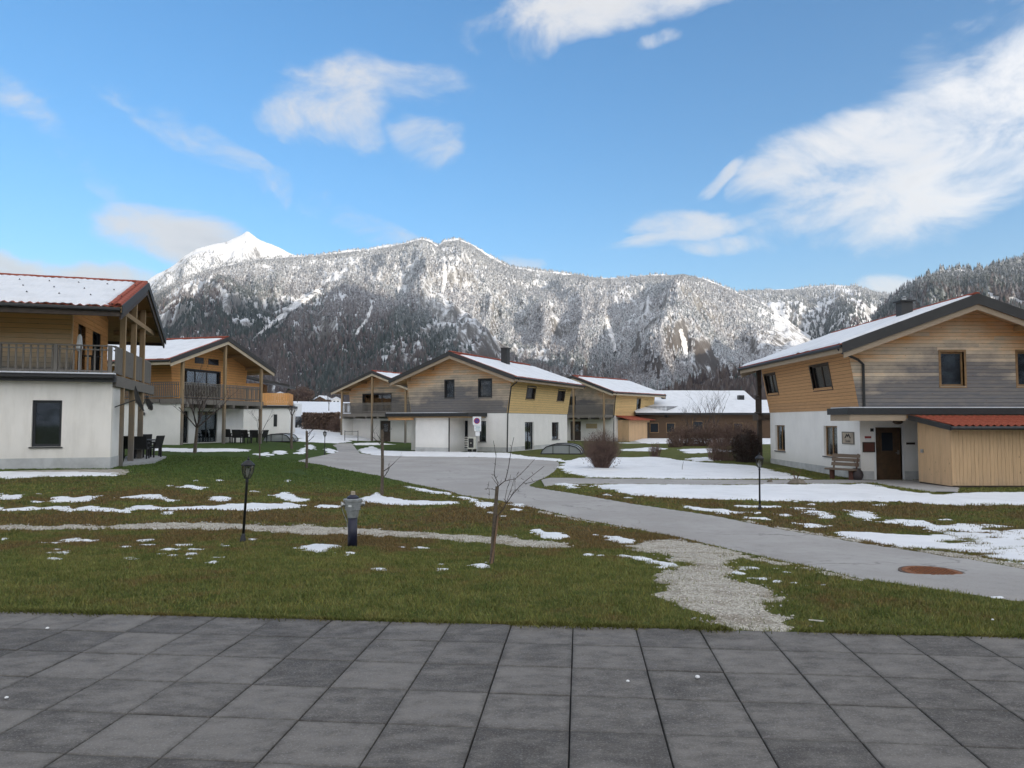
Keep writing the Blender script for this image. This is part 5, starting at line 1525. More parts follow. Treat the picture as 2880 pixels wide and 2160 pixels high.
# ---- buildings behind ---------------------------------------------
def long_house(label, loc, yaw, W, Dp, ze, zr, wallm, roofm, chimneys=(), wins=(), hip=0.0, name='barn', over=.6):
    h = thing(name, label, 'house', loc, yaw)
    MB().box(-W / 2, W / 2, 0, Dp, -.5, ze).build('wall', wallm, h)
    r = MB().prism([(-W / 2 - over, -over, ze - .10), (-W / 2 - over, Dp / 2, zr), (-W / 2 - over, Dp + over, ze - .10), (-W / 2 - over, Dp + over, ze + .1), (-W / 2 - over, Dp / 2, zr + .2), (-W / 2 - over, -over, ze + .1)], (W + 2 * over, 0, 0)).build('roof', METAL_D, h)
    n = 40; xs = np.linspace(-W / 2 - over + .03, W / 2 + over - .03, n); ts = np.linspace(0, 1, 15)
    for s in (0, 1):
        Xs, Ts = np.meshgrid(xs, ts, indexing='ij')
        Ys = (-over + (Dp / 2 + over) * Ts) if s == 0 else (Dp + over - (Dp / 2 + over) * Ts)
        Zs = ze + .1 + (zr + .1 - ze) * Ts + .10 + .05 * fbm(Xs / 1.1, Ys / 1.1, 3, 5) - .09 * np.exp(-Ts * 14) 
        i_ = np.arange(n - 1)[:, None] * 15 + np.arange(14)[None, :]
        np_mesh('snow_cover', np.stack([Xs, Ys, Zs], -1).reshape(-1, 3), np.stack([i_, i_ + 15, i_ + 16, i_ + 1], -1).reshape(-1, 4), SNOW, r, smooth=True)
    for pts in (-W / 2, W / 2):
        MB().prism([(pts, 0, ze), (pts, Dp / 2, zr - .1), (pts, Dp, ze)], (-.1 if pts > 0 else .1, 0, 0)).build('gable_wall', wallm, h)
    for x, y, w_, hh in chimneys:
        zz_ = zr - abs(y - Dp / 2) / (Dp / 2) * (zr - ze)
        MB().box(x - w_ / 2, x + w_ / 2, y - w_ / 2, y + w_ / 2, zz_ - .3, zz_ + hh).build('chimney', METAL_D, h)
    f = Fr((0, 0, 0), (1, 0, 0))
    for a, b, c, d in wins:
        m = MB(); f.box(m, a, c, b, d, .004, .05); w = m.build('window', FRAME_W, h)
        m = MB(); f.box(m, a + .07, c - .07, b + .07, d - .07, .05, .058); m.build('pane', GLASS_DARK, w)
    return h
W_BARN = mat_wood('barn_boards', (0.12, 0.075, 0.045), (0.11, 0.07, 0.045), (0.08, 0.055, 0.04), -2, -1)
long_house('long dark barn with lower snowy roof behind the brown hedges', (23.2, 79.5, -.5), R(2), 18.5, 10.5, 2.95, 4.35, W_BARN, None, wins=((-8.2, .9, -7.2, 2.0), (-6.4, .9, -5.4, 2.0), (-3.5, .2, -2.3, 2.2), (1.0, .9, 2.1, 2.0)))
long_house('farther barn whose higher snowy roof shows above the lower one', (24.4, 92.5, -.6), R(2), 12.8, 11.0, 3.9, 6.1, W_BARN, None, chimneys=((-4.6, 2.2, .5, 1.0), (5.4, 1.6, .7, 1.1)), over=.9)
# white chalet end showing right of the honey coloured one
Fh = thing('chalet', 'far left chalet end with timber balcony panel above a white wall', 'house', (-22.6, 66.0, .28), R(12))
MB().box(-4, 2.3, 0, 6, -.4, 2.6).build('wall', PLASTER, Fh)
MB().box(-4.1, 2.5, -.2, 6.1, 2.602, 2.82).build('terrace_roof', METAL_D, Fh)
bp = MB().box(-4, 2.2, -.02, .04, 2.85, 3.05).build('balcony_panel', W_GREY, Fh)
planks(bp, Fr((-4, -.04, 2.85), (1, 0, 0)), [(0, 0), (6.2, 0), (6.2, 1.1), (0, 1.1)], (), W_B, .16, ax=0, name='board')
planks(bp, Fr((2.2, -.04, 2.85), (0, 1, 0)), [(0, 0), (4.2, 0), (4.2, 1.1), (0, 1.1)], (), W_B, .16, ax=0, name='board')
MB().box(-4, -.4, 1.5, 6, 2.83, 4.9).build('upper_wall', W_B, Fh)
MB().prism([(-6, .6, 6.3), (-6, .6, 6.5), (2.2, .6, 4.75), (2.2, .6, 4.55)], (0, 6.5, 0)).build('roof', METAL_G, Fh)
mw = MB(); Fr((0, 0, 0), (1, 0, 0)).box(mw, .9, 1.2, .9, 2.0, .004, .03); mw.build('window', FRAME_D, Fh)
def far_house(label, u, dist, w, h_, rh, yaw, wallm):
    p = at_depth(u, 1120, dist); z = ghs(p.x, p.y)
    h = thing('village_house', label, 'house', (p.x, p.y, z), R(yaw), 'small houses on the snowy rise')
    MB().box(-w / 2, w / 2, 0, w * .8, -.4, h_).build('wall', wallm, h)
    r = MB().prism([(-w * .6, -.3, h_ - .1), (0, -.3, h_ + rh), (w * .6, -.3, h_ - .1), (w * .6, -.3, h_ + .12), (0, -.3, h_ + rh + .25), (-w * .6, -.3, h_ + .12)], (0, w * .8 + .6, 0)).build('roof', SNOW, h)
    MB().prism([(-w / 2, 0, h_ - .02), (w / 2, 0, h_ - .02), (0, 0, h_ + rh - .05)], (0, .1, 0)).build('gable_wall', wallm, h)
    for k in range(2):
        x = -w * .3 + k * w * .38
        MB().box(x, x + w * .18, -.04, -.004, h_ * .42, h_ * .78).build('window', GLASS_DARK, h)
    return h
far_house('tiny white house on the snowy rise, left of the dark spruces', 788, 186, 3.3, 2.1, .7, 14, PLASTER)
far_house('tiny dark snow roofed house right of the dark spruces', 900, 196, 3.4, 1.5, .8, -20, W_BARN)
far_house('tiny pale house by the left eave of the half hidden chalet', 946, 188, 2.4, 1.2, .6, 10, PLASTER)

# ---------------------------------------------------------------- street furniture and small things
IRON = simple('black_cast_iron', (0.014, 0.014, 0.016), 0.5, var=0.2)
NAVY = simple('navy_enamel', (0.010, 0.011, 0.030), 0.45, var=0.2)
CAST = simple('grey_cast_metal', (0.30, 0.31, 0.31), 0.55, 0.3, var=0.18, scale=14.0)
RUST = simple('rusty_iron', (0.20, 0.075, 0.028), 0.9, var=0.45, scale=22.0, bump=0.6)
def mat_pane_clear():
    m, T, out = material('lantern_glass')
    tr = T.n('ShaderNodeBsdfTransparent', {0: (0.75, 0.75, 0.74, 1)}).outputs[0]
    gl = T.n('ShaderNodeBsdfGlossy', {0: (1, 1, 1, 1), 'Roughness': 0.08}).outputs[0]
    mx = T.n('ShaderNodeMixShader', {0: 0.14, 1: tr, 2: gl}).outputs[0]
    T.t.links.new(mx, out.inputs[0])
    return m
CLEAR = mat_pane_clear()
def mat_poly():
    m, T, out = material('frosted_polycarbonate')
    tr = T.n('ShaderNodeBsdfTransparent', {0: (0.8, 0.82, 0.82, 1)}).outputs[0]
    df = T.n('ShaderNodeBsdfPrincipled', {'Base Color': (0.42, 0.44, 0.44, 1), 'Roughness': 0.3}).outputs[0]
    mx = T.n('ShaderNodeMixShader', {0: 0.62, 1: tr, 2: df}).outputs[0]
    T.t.links.new(mx, out.inputs[0])
    return m
POLY = mat_poly()

def lamp(label, p, ht, lean=0.0, group='lantern posts along the drive'):
    t = thing('lamp_post', label, 'lamp', p, 0.0, group)
    t.rotation_euler = (0, lean, 0.3)
    s = ht / 1.39
    MB().lathe([(.050 * s, -.05), (.050 * s, .02 * s), (.042 * s, .05 * s), (.030 * s, .10 * s), (.024 * s, .13 * s)], 14).build('base', IRON, t, smooth=True)
    MB().lathe([(.0215 * s, .13 * s), (.0195 * s, .95 * s), (.026 * s, .96 * s), (.026 * s, .98 * s), (.018 * s, 1.0 * s), (.022 * s, 1.02 * s)], 14).build('post', IRON, t, smooth=True)
    z0, z1, r0, r1 = 1.03 * s, 1.235 * s, .046 * s, .098 * s
    mb = MB()
    mb.lathe([(.020 * s, 1.015 * s), (r0 + .004, z0 - .012 * s), (r0 + .006, z0)], 6)
    for k in range(6):
        a = 2 * math.pi * k / 6
        mb.tube([(r0 * math.cos(a), r0 * math.sin(a), z0), (r1 * .86 * math.cos(a), r1 * .86 * math.sin(a), z0 + .09 * s), (r1 * math.cos(a), r1 * math.sin(a), z1)], .006 * s, 5)
    mb.lathe([(r1 * 1.12, z1 - .008 * s), (r1 * 1.12, z1 + .012 * s)], 6)
    ln = mb.build('lantern', IRON, t)
    for k in range(6):
        a, b = 2 * math.pi * k / 6, 2 * math.pi * (k + 1) / 6
        q = [(r0 * .95, z0), (r1 * .84, z0 + .09 * s), (r1 * .96, z1)]
        m2 = MB()
        for (ra, za), (rb, zb) in zip(q, q[1:]):
            m2.prism([(ra * math.cos(a), ra * math.sin(a), za), (ra * math.cos(b), ra * math.sin(b), za), (rb * math.cos(b), rb * math.sin(b), zb), (rb * math.cos(a), rb * math.sin(a), zb)], (-.002 * math.cos((a + b) / 2), -.002 * math.sin((a + b) / 2), 0))
        m2.build('pane', CLEAR, ln)
    MB().lathe([(.014 * s, z0 + .01), (.02 * s, z0 + .05 * s), (.034 * s, z0 + .10 * s), (.022 * s, z0 + .15 * s), (.004 * s, z0 + .165 * s)], 10).build('bulb', WHITE, ln, smooth=True)
    MB().lathe([(r1 * 1.14, z1 + .012 * s), (r1 * .80, z1 + .045 * s), (r1 * .42, z1 + .075 * s), (.016 * s, z1 + .088 * s), (.022 * s, z1 + .105 * s), (.010 * s, z1 + .125 * s), (.003 * s, z1 + .155 * s)], 12).build('cap', IRON, t)
    return t
lamp('black lantern post leaning in the near lawn left of the hydrant', gp(683, 1523), 1.39, R(2.7))
lamp('black lantern post on the snowy verge in front of the right chalet', gp(2137, 1433), 1.28, R(0.6))
lamp('distant lantern post at the grass tip by the road junction', gp(913, 1279), 1.38, 0.0)

hp = gp(991, 1537)
H = thing('fire_hydrant', 'navy and grey above ground fire hydrant standing in the lawn', 'hydrant', hp, .4)
MB().lathe([(.072, -.08), (.072, .45)], 24).build('standpipe', NAVY, H, smooth=True)
bo = MB().lathe([(.076, .445), (.080, .455), (.098, .55), (.104, .565), (.118, .57), (.116, .585), (.124, .66), (.128, .70), (.146, .705), (.146, .735), (.10, .742)], 24).build('body', CAST, H)
for z, r_ in ((.60, .1195), (.63, .1225), (.665, .126)): MB().lathe([(r_ - .004, z - .006), (r_ + .004, z - .003), (r_ + .004, z + .003), (r_ - .004, z + .006)], 24).build('band', CAST, bo)
MB().lathe([(.092, .742), (.092, .765), (.06, .785), (.04, .80)], 20).build('bonnet', NAVY, H)
MB().lathe([(.036, .80), (.036, .845), (.030, .855)], 5).build('spindle_cap', SIGN_TAN, H)
for s in (-1, 1):
    MB().tube([(s * .10, 0, .655), (s * .165, 0, .655)], .034, 12).tube([(s * .165, 0, .655), (s * .18, 0, .655)], .045, 8).build('outlet', METAL_S, H)
MB().tube([(-.17, 0, .61), (-.14, -.03, .50), (-.10, -.05, .40), (-.085, -.04, .30)], .006, 5).build('chain', METAL_S, H)
lab = MB(); 
for k in range(5):
    a = -1.9 + k * .08 - .4
    lab.prism([(.129 * math.cos(a), .129 * math.sin(a), .625), (.129 * math.cos(a + .08), .129 * math.sin(a + .08), .625), (.131 * math.cos(a + .08), .131 * math.sin(a + .08), .655), (.131 * math.cos(a), .131 * math.sin(a), .655)], (.002 * math.cos(a), .002 * math.sin(a), 0))
lab.build('name_plate', WHITE, bo)

# no parking sign
sp = gp(1341, 1274)
NP = thing('road_sign', 'no parking sign on a pole before the centre chalet', 'sign', sp, R(4))
MB().tube([(0, .02, -.2), (0, .02, 2.42)], .03, 10).build('pole', METAL_S, NP)
pf = Fr((0, -.015, 0), (1, 0, 0))
RED = simple('sign_scarlet', (0.42, 0.02, 0.03), 0.45); BLUE = simple('sign_blue', (0.05, 0.05, 0.24), 0.45); TEAL = simple('sign_teal', (0.18, 0.34, 0.36), 0.5)
def disc(r, n0, n1, u, v, fr, k=28):
    return MB().prism([fr.p(u + r * math.cos(2 * math.pi * i / k), v + r * math.sin(2 * math.pi * i / k), n0) for i in range(k)], fr.N * (n1 - n0))
mb = MB(); pf.box(mb, -.28, .28, 1.86, 2.42, 0, .012); sg = mb.build('sign_plate', WHITE, NP)
disc(.20, .013, .017, 0, 2.14, pf).build('red_ring', RED, sg); disc(.155, .017, .020, 0, 2.14, pf).build('blue_disc', BLUE, sg)
mb = MB()
mb.prism([pf.p(-.125, 2.245, .020), pf.p(-.105, 2.265, .020), pf.p(.125, 2.035, .020), pf.p(.105, 2.015, .020)], pf.N * .003)
mb.build('red_bar', RED, sg)
mb = MB(); pf.box(mb, -.18, .28, 1.44, 1.85, 0, .012); s2 = mb.build('text_plate', WHITE, NP)
for k, (a, b) in enumerate(((-.13, .22), (-.08, .24), (-.13, .2), (-.05, .2))):
    mb = MB(); pf.box(mb, a, b, 1.77 - k * .09, 1.80 - k * .09, .013, .016); mb.build('text_line', TEAL, s2)
mb = MB(); pf.box(mb, -.09, .20, 1.14, 1.40, 0, .012); mb.build('small_plate', WHITE, NP)

# heat pump
pp = gp(1328, 1272)
HPm = thing('heat_pump', 'cream heat pump unit with round fan against the centre chalet annex', 'heat pump', pp, yC)
CREAM = simple('cream_sheet_metal', (0.62, 0.61, 0.52), 0.5, var=.05)
cs = MB().box(-.28, .28, -.16, .16, .22, 1.04).build('casing', CREAM, HPm, bevel=.012)
gf_ = Fr((0, -.16, 0), (1, 0, 0)); mb = MB(); gf_.box(mb, -.19, .19, .32, .95, .001, .008); gr_ = mb.build('grille', METAL_G, cs)
for k in range(4):
    a = k * math.pi / 2 + .4
    MB().prism([gf_.p(0, .63, .01), gf_.p(.17 * math.cos(a), .63 + .17 * math.sin(a), .01), gf_.p(.17 * math.cos(a + .8), .63 + .17 * math.sin(a + .8), .01)], gf_.N * .004).build('fan_blade', IRON, gr_)
disc(.04, .012, .03, 0, .63, gf_).build('fan_hub', CREAM, gr_)
for x in (-.2, .2): MB().box(x - .04, x + .04, -.2, .2, -.1, .22).build('foot', METAL_D, HPm)
for k in range(5): MB().box(-.52, -.32, -.15, .1, .3 + k * .15, .36 + k * .15).build('fin', METAL_G, cs)

# bench by the right chalet
BN = thing('bench', 'rustic weathered wooden bench beside the right chalet entrance', 'bench', (12.68, 28.05, zD - .02), R(-58))
BN.scale = (.80, .9, .95)
W_LOG = mat_wood('bench_timber', (0.20, 0.15, 0.11), (0.19, 0.15, 0.12), (0.17, 0.14, 0.12), -2, -1)
W_RED = simple('bench_log', (0.085, 0.032, 0.020), 0.8, var=.3)
MB().box(-.75, .75, -.22, .22, .42, .49).build('seat', W_LOG, BN, bevel=.012)
for x in (-.5, .5): MB().lathe([(.12, -.1), (.11, .2), (.12, .42)], 10, (x, 0)).build('leg', W_RED, BN)
for z in (.58, .76, .92):
    MB().prism([(-.72, .20 + (z - .5) * .25, z), (.72, .20 + (z - .5) * .25, z), (.72, .205 + (z - .36) * .25, z + .14), (-.72, .205 + (z - .36) * .25, z + .14)], (0, .04, 0)).build('backrest_board', W_LOG, BN)
for x in (-.6, .6): MB().bar((x, .2, .3), (x, .40, 1.08), .07, .05).build('backrest_post', W_LOG, BN)
PT = thing('garden_urn', 'dark round urn on the ground at the bench end', 'urn', (13.12, 27.72, zD), 0)
MB().lathe([(.12, 0), (.20, .10), (.23, .22), (.19, .36), (.13, .42), (.15, .46), (.12, .46), (.08, .40)], 16).build('pot', simple('dark_clay', (0.045, 0.035, 0.035), .7), PT, smooth=True)
MB().tube([(0, 0, .38), (.02, 0, .62), (.06, .03, .85)], .012, 5).tube([(0, 0, .38), (-.04, .03, .66), (-.12, .02, .8)], .01, 5).build('dry_stem', W_RED, PT)
STONE = simple('field_stone', (0.17, 0.145, 0.115), .95, var=.35, scale=8, bump=.5)
def rock(label, p, s, seed):
    r = random.Random(seed); m = MB(); n = 9
    for k, (rr, z) in enumerate(((.9, -.2), (1.0, .15), (.75, .5), (.3, .68))):
        for j in range(n):
            a = 2 * math.pi * j / n; q = rr * s[0] * r.uniform(.8, 1.15)
            m.v.append((q * math.cos(a), q * s[1] / s[0] * math.sin(a), z * s[2] * r.uniform(.85, 1.15)))
    for k in range(3):
        for j in range(n): m.f.append((k * n + j, k * n + (j + 1) % n, (k + 1) * n + (j + 1) % n, (k + 1) * n + j))
    m.f.append(tuple(3 * n + j for j in range(n)))
    o = m.build('stone', STONE, None); o.location = p; tag(o, label, 'stone'); return o
rk = rock('brown stone with dry twigs on the path edge before the bench', gp(2240, 1362), (.30, .22, .30), 4)
for k in range(7): MB().tube([(0, 0, .1), (rnd.uniform(-.12, .12), rnd.uniform(-.1, .1), .32), (rnd.uniform(-.25, .25), rnd.uniform(-.15, .15), .50)], [.010, .007, .003], 4).build('dry_twig', W_RED, rk)
rock('small dark stone at the path edge left of the brown stone', gp(2165, 1358), (.10, .09, .2), 6)

# manhole on the road
mp = gp(2621, 1614)
MH = thing('manhole_cover', 'round rusty manhole cover set in the road', 'manhole', (mp.x, mp.y, mp.z + .024), 0)
MB().lathe([(.31, -.03), (.31, .006), (.285, .008)], 40).build('cover', RUST, MH)
MB().lathe([(.345, -.03), (.345, .003), (.315, .004), (.312, -.01)], 40).build('ring', simple('iron_rim', (.09, .06, .045), .8, var=.3), MH)
nm_ = MB().cbox((0, 0, .004), (.045, .012, .008)).mesh('tread_stud'); nm_.materials.append(RUST)
for i_ in range(-5, 6):
    for j_ in range(-5, 6):
        if i_ * i_ + j_ * j_ < 25:
            o = link_mesh('tread_stud', nm_, None, MH); o.location = (i_ * .052, j_ * .052, .008); o.rotation_euler = (0, 0, math.pi / 2 * ((i_ + j_) % 2))

# pool covers
def pool_cover(label, p, yaw, W, Dp, Hh):
    t = thing('pool_cover', label, 'pool cover', p, yaw, 'arched pool covers by the chalets')
    pr = [(-W / 2, .02), (-W * .46, Hh * .45), (-W * .36, Hh * .80), (-W * .2, Hh * .97), (0, Hh), (W * .2, Hh * .97), (W * .36, Hh * .80), (W * .46, Hh * .45), (W / 2, .02)]
    for y in (0, Dp / 2, Dp):
        mb = MB()
        for a, b in zip(pr, pr[1:]): mb.bar((a[0], y, a[1]), (b[0], y, b[1]), .05, .06)
        mb.bar((-W / 2, y, .03), (W / 2, y, .03), .06, .07)
        for x in (-W * .2, W * .2): mb.bar((x, y, .05), (x, y, Hh * .95), .04, .04, (0, 1, 0))
        mb.build('rib', IRON, t)
    for x in (-W / 2, W / 2): MB().bar((x, 0, .03), (x, Dp, .03), .06, .06).build('base_rail', IRON, t)
    for y0_, y1_ in ((.04, Dp / 2 - .04), (Dp / 2 + .04, Dp - .04)):
        for a, b in zip(pr, pr[1:]):
            MB().prism([(a[0] * .99, y0_, a[1] * .98), (b[0] * .99, y0_, b[1] * .98), (b[0] * .99, y0_, b[1] * .98 - .01), (a[0] * .99, y0_, a[1] * .98 - .01)], (0, y1_ - y0_, 0)).build('panel', POLY, t)
    MB().prism([(x * .985, .01, z * .97) for x, z in pr], (0, .006, 0)).build('end_panel', POLY, t)
    return t
pool_cover('low arched pool cover before the straw coloured side of the centre chalet', gp(1578, 1278), R(-8), 2.6, 4.0, .60)
pool_cover('low arched pool cover beside the terrace of the honey coloured chalet', gp(778, 1243), R(6), 2.1, 3.2, .62)

# terraces with rattan furniture
RATTAN = simple('black_rattan', (0.016, 0.015, 0.015), 0.7, var=.3, scale=30)
def make_chair():
    t = empty('garden_chair')
    MB().box(-.27, .27, -.26, .26, .38, .46).build('seat', RATTAN, t, bevel=.015)
    MB().prism([(-.27, .22, .44), (.27, .22, .44), (.29, .34, .92), (-.29, .34, .92)], (0, .05, .01)).build('backrest', RATTAN, t)
    for s in (-1, 1):
        MB().box(s * .27 - .03, s * .27 + .03, -.26, .26, .62, .66).build('armrest', RATTAN, t)
        for y in (-.23, .23): MB().box(s * .27 - .025, s * .27 + .025, y - .025, y + .025, 0, .62).build('leg', RATTAN, t)
    return t
chair0 = make_chair()
def place_chair(p, rz, label, group):
    c = place_chair.first and chair0 or copy_tree(chair0)
    place_chair.first = False
    c.location = p; c.rotation_euler = (0, 0, rz); tag(c, label, 'chair', group)
place_chair.first = True
def garden_table(p, rz, L, label):
    t = thing('garden_table', label, 'table', p, rz)
    MB().box(-L / 2, L / 2, -.42, .42, .70, .75).build('table_top', METAL_G, t, bevel=.01)
    for x in (-L / 2 + .1, L / 2 - .1):
        for y in (-.34, .34): MB().box(x - .035, x + .035, y - .035, y + .035, 0, .70).build('leg', RATTAN, t)
tA = ZF((345, 1312), (352, 1290), (372, 1278), (468, 1288), (432, 1304))
TERR = simple('terrace_slab', (0.34, 0.34, 0.33), .9, var=.15, scale=1.5)
zt = max(ghs(*q) for q in tA) + .03
tag(MB().prism([(x, y, zt - .25) for x, y in tA], (0, 0, .25)).build('terrace', TERR), kind='structure')
def on(u, v, dz=0.0):
    p = gp(u, v); p.z += dz; return p
def setA(u, v):
    p = gp(u, v); return Vector((p.x, p.y, max(zt, p.z)))
garden_table(setA(398, 1289), R(70), 1.5, 'dark table among black chairs on the terrace of the left chalet')
place_chair(setA(374, 1293), R(160), 'black rattan chair nearest the posts of the left chalet', 'garden chairs')
place_chair(setA(395, 1296), R(195), 'black rattan chair turned away, centre front of the left terrace', 'garden chairs')
place_chair(setA(428, 1291), R(-95), 'black rattan chair at the outer edge of the left terrace', 'garden chairs')
place_chair(setA(405, 1279), R(20), 'black rattan chair behind the table on the left terrace', 'garden chairs')
garden_table(on(676, 1240), R(74), 2.0, 'dark table among black chairs before the honey coloured chalet')
for (u, v, rz, l) in ((647, 1245, 160, 'leftmost black chair on the terrace of the honey coloured chalet'), (668, 1247, 185, 'second black chair from the left before the honey coloured chalet'), (692, 1247, 170, 'third black chair from the left before the honey coloured chalet'),
                      (716, 1246, 190, 'fourth black chair from the left before the honey coloured chalet'), (736, 1245, 250, 'rightmost black chair before the honey coloured chalet, next to the pool cover')):
    place_chair(on(u, v), R(rz), l, 'garden chairs')
# bicycle rack by the half hidden chalet
rk_ = gp(988, 1243)
BR = thing('bicycle_rack', 'thin metal bicycle rack before the half hidden balcony chalet', 'rack', rk_, yC)
for x in (-.75, .75): MB().tube([(x, 0, -.1), (x, 0, 1.05)], .03, 8).build('upright', METAL_G, BR)
for z in (.95, .45): MB().tube([(-.75, 0, z), (.75, 0, z)], .02, 8).build('crossbar', METAL_G, BR)

# motorhome and dark car beyond the chalets
PAINT_W = simple('white_vehicle_paint', (0.74, 0.75, 0.75), .35, var=.03); PAINT_K = simple('black_vehicle_paint', (0.014, 0.015, 0.018), .25, var=.1)
TYRE = simple('tyre_rubber', (0.015, 0.015, 0.015), .9)
def wheel(parent, x, y, r):
    w = MB().tube([(x - .1, y, r), (x + .1, y, r)], r, 18).build('wheel', TYRE, parent)
    MB().tube([(x - .105, y, r), (x + .105, y, r)], r * .6, 14).build('rim', METAL_S, w)
vp = gp(776, 1199)
V_ = thing('motorhome', 'white motorhome parked behind the far left chalet end', 'motorhome', (vp.x, vp.y, vp.z), R(75))
sc = vp.y / 75.0
pro = [(-2.9, .45), (2.1, .45), (3.0, .55), (3.1, 1.05), (2.75, 1.35), (2.3, 1.95), (2.45, 2.25), (2.2, 2.75), (-2.9, 2.8)]
vb = MB().prism([(-1.1, x, z) for x, z in pro], (2.2, 0, 0)).build('body', PAINT_W, V_, bevel=.06)
for s, nx in ((-1.12, -.02), (1.1, .02)):
    for a, b, c, d in ((1.55, 1.15, 2.15, 1.85), (-.6, 1.25, .5, 1.95), (-2.3, 1.25, -1.4, 1.95)):
        MB().prism([(s + .01, a, b), (s + .01, c, b), (s + .01, c, d), (s + .01, a, d)], (nx, 0, 0)).build('window', GLASS_DARK, vb)
MB().prism([(-.95, 2.80, 1.36), (.95, 2.80, 1.36), (.95, 2.36, 1.93), (-.95, 2.36, 1.93)], (0, .03, .02)).build('windscreen', GLASS_DARK, vb)
for s in (-1, 1):
    MB().lathe([(.02, .72), (.12, .74), (.12, .92), (.02, .94)], 10, (s * .8, 3.02)).build('headlight', METAL_S, vb)
    for y in (-1.7, 1.9): wheel(V_, s * .98, y, .34)
cp = gp(840, 1207)
K = thing('parked_car', 'black car parked beside the brown hedge beyond the pool cover', 'car', (cp.x, cp.y, cp.z), R(160))
pro = [(-2.1, .35), (2.1, .35), (2.2, .6), (2.1, .85), (1.3, .95), (.6, 1.45), (-1.1, 1.5), (-1.9, 1.0), (-2.15, .9)]
kb = MB().prism([(-.88, x, z) for x, z in pro], (1.76, 0, 0)).build('body', PAINT_K, K, bevel=.08)
MB().prism([(-.72, 1.27, .98), (.72, 1.27, .98), (.66, .66, 1.42), (-.66, .66, 1.42)], (0, .02, .015)).build('windscreen', GLASS_DARK, kb)
MB().prism([(-.72, -1.86, 1.03), (.72, -1.86, 1.03), (.66, -1.16, 1.45), (-.66, -1.16, 1.45)], (0, -.02, .015)).build('rear_window', GLASS_DARK, kb)
MB().box(-.26, .26, -2.2, -2.14, .62, .74).build('number_plate', WHITE, kb)
for s in (-1, 1):
    MB().prism([(s * .885, .55, .98), (s * .885, 1.15, .98), (s * .885, .6, 1.38), (s * .885, -1.0, 1.42), (s * .885, -1.6, 1.05)], (s * .012, 0, 0)).build('side_window', GLASS_DARK, kb)
    MB().box(s * .62 - .16, s * .62 + .16, 2.1, 2.18, .66, .80).build('headlight', METAL_S, kb); MB().box(s * .66 - .14, s * .66 + .14, -2.2, -2.12, .80, .95).build('tail_light', RED, kb)
    for y in (-1.35, 1.35): wheel(K, s * .82, y, .32)

# back corner of the right chalet: dark balcony posts seen past the wall
MB().box(-4.35, -4.15, 10.2, 10.4, -.3, 5.0).build('rear_post', W_DARK, D)
MB().box(-4.5, -2.0, 9.72, 10.6, 2.3, 2.6).build('rear_balcony', W_DARK, D)
railing(D, (-4.4, 9.75), (-4.4, 10.55), 2.6, 1.0, W_DARK, pitch=.13)

# small leftovers on the patio and its edge
CHIP = simple('pale_wood_chip', (0.62, 0.58, 0.50), .8)
q = gp(2296, 1752); o = MB().bar((-.05, .03, .018), (.05, -.03, .022), .012, .008).build('wood_chip', CHIP); o.location = q; tag(o, 'pale wood splinter lying in the grass at the patio edge', 'splinter')
for u, v, l in ((18, 1975, 'white crumb of snow on the leftmost slabs of the patio'), (133, 1777, 'small white pebble near the left far edge of the patio'), (1766, 1928, 'small white pebble on the middle of the patio'), (1962, 1917, 'white pebble right of the patio middle'), (2792, 1752, 'white pebble in the grass near the right picture edge')):
    p = gp(u, v); r = random.Random(u)
    s = 0.010 + 0.008 * r.random()
    o = MB().lathe([(s * .4, 0), (s, s * .5), (s * .8, s * 1.0), (s * .2, s * 1.25)], 7).build('pebble', WHITE); o.location = (p.x, p.y, max(0.003, p.z)); tag(o, l, 'pebble')

# ---------------------------------------------------------------- trees and shrubs
BARK = simple('grey_brown_bark', (0.11, 0.085, 0.062), .95, var=.35, scale=25, bump=.6)
BARK_D = simple('dark_twig_bark', (0.065, 0.048, 0.040), .9, var=.3)
TWIG = simple('russet_twigs', (0.15, 0.095, 0.075), .9, var=.35, scale=3)
STAKE = simple('tree_stake', (0.20, 0.12, 0.07), .9, var=.3)
def mat_leaf(name, c0, c1):
    m, T, out = material(name)
    a = T.n('ShaderNodeAttribute', attribute_name='tint').outputs['Color']
    s = T.n('ShaderNodeSeparateColor', {0: a}).outputs[0]
    finish(T, out, T.mix(s, c0 + (1,), c1 + (1,)), .8, spec=.2)
    return m
LEAF_B = mat_leaf('dry_brown_leaves', (0.085, 0.055, 0.042), (0.21, 0.145, 0.105))
LEAF_D = mat_leaf('dark_dry_leaves', (0.022, 0.014, 0.011), (0.060, 0.036, 0.026))
NEEDLE = mat_leaf('spruce_needles', (0.010, 0.018, 0.013), (0.030, 0.045, 0.026))

def grow(mb, p, d, L, r, depth, rng, spread=0.6, n=(2, 4), up=0.15, taper=.55, sides=4):
    """a branch that forks; everything goes into one mesh"""
    pts, rad = [p], [r]
    q, e = p.copy(), d.normalized()
    seg = 3
    for k in range(seg):
        e = (e + Vector((rng.uniform(-.16, .16), rng.uniform(-.16, .16), rng.uniform(-.08, .16)))).normalized()
        q = q + e * L / seg
        pts.append(q.copy()); rad.append(r * (1 - (1 - taper) * (k + 1) / seg))
    mb.tube(pts, rad, sides, cap=False)
    if depth <= 0: return
    for k in range(rng.randint(*n)):
        t = rng.uniform(.35, 1.0)
        i = min(seg - 1, int(t * seg))
        b = pts[i].lerp(pts[i + 1], t * seg - i)
        side = Vector((rng.uniform(-1, 1), rng.uniform(-1, 1), rng.uniform(-.2, .6))).normalized()
        nd = (e * (1 - spread) + side * spread + Vector((0, 0, up))).normalized()
        grow(mb, b, nd, L * rng.uniform(.5, .8), r * taper * rng.uniform(.6, .95), depth - 1, rng, spread, n, up, taper, max(3, sides - 1))

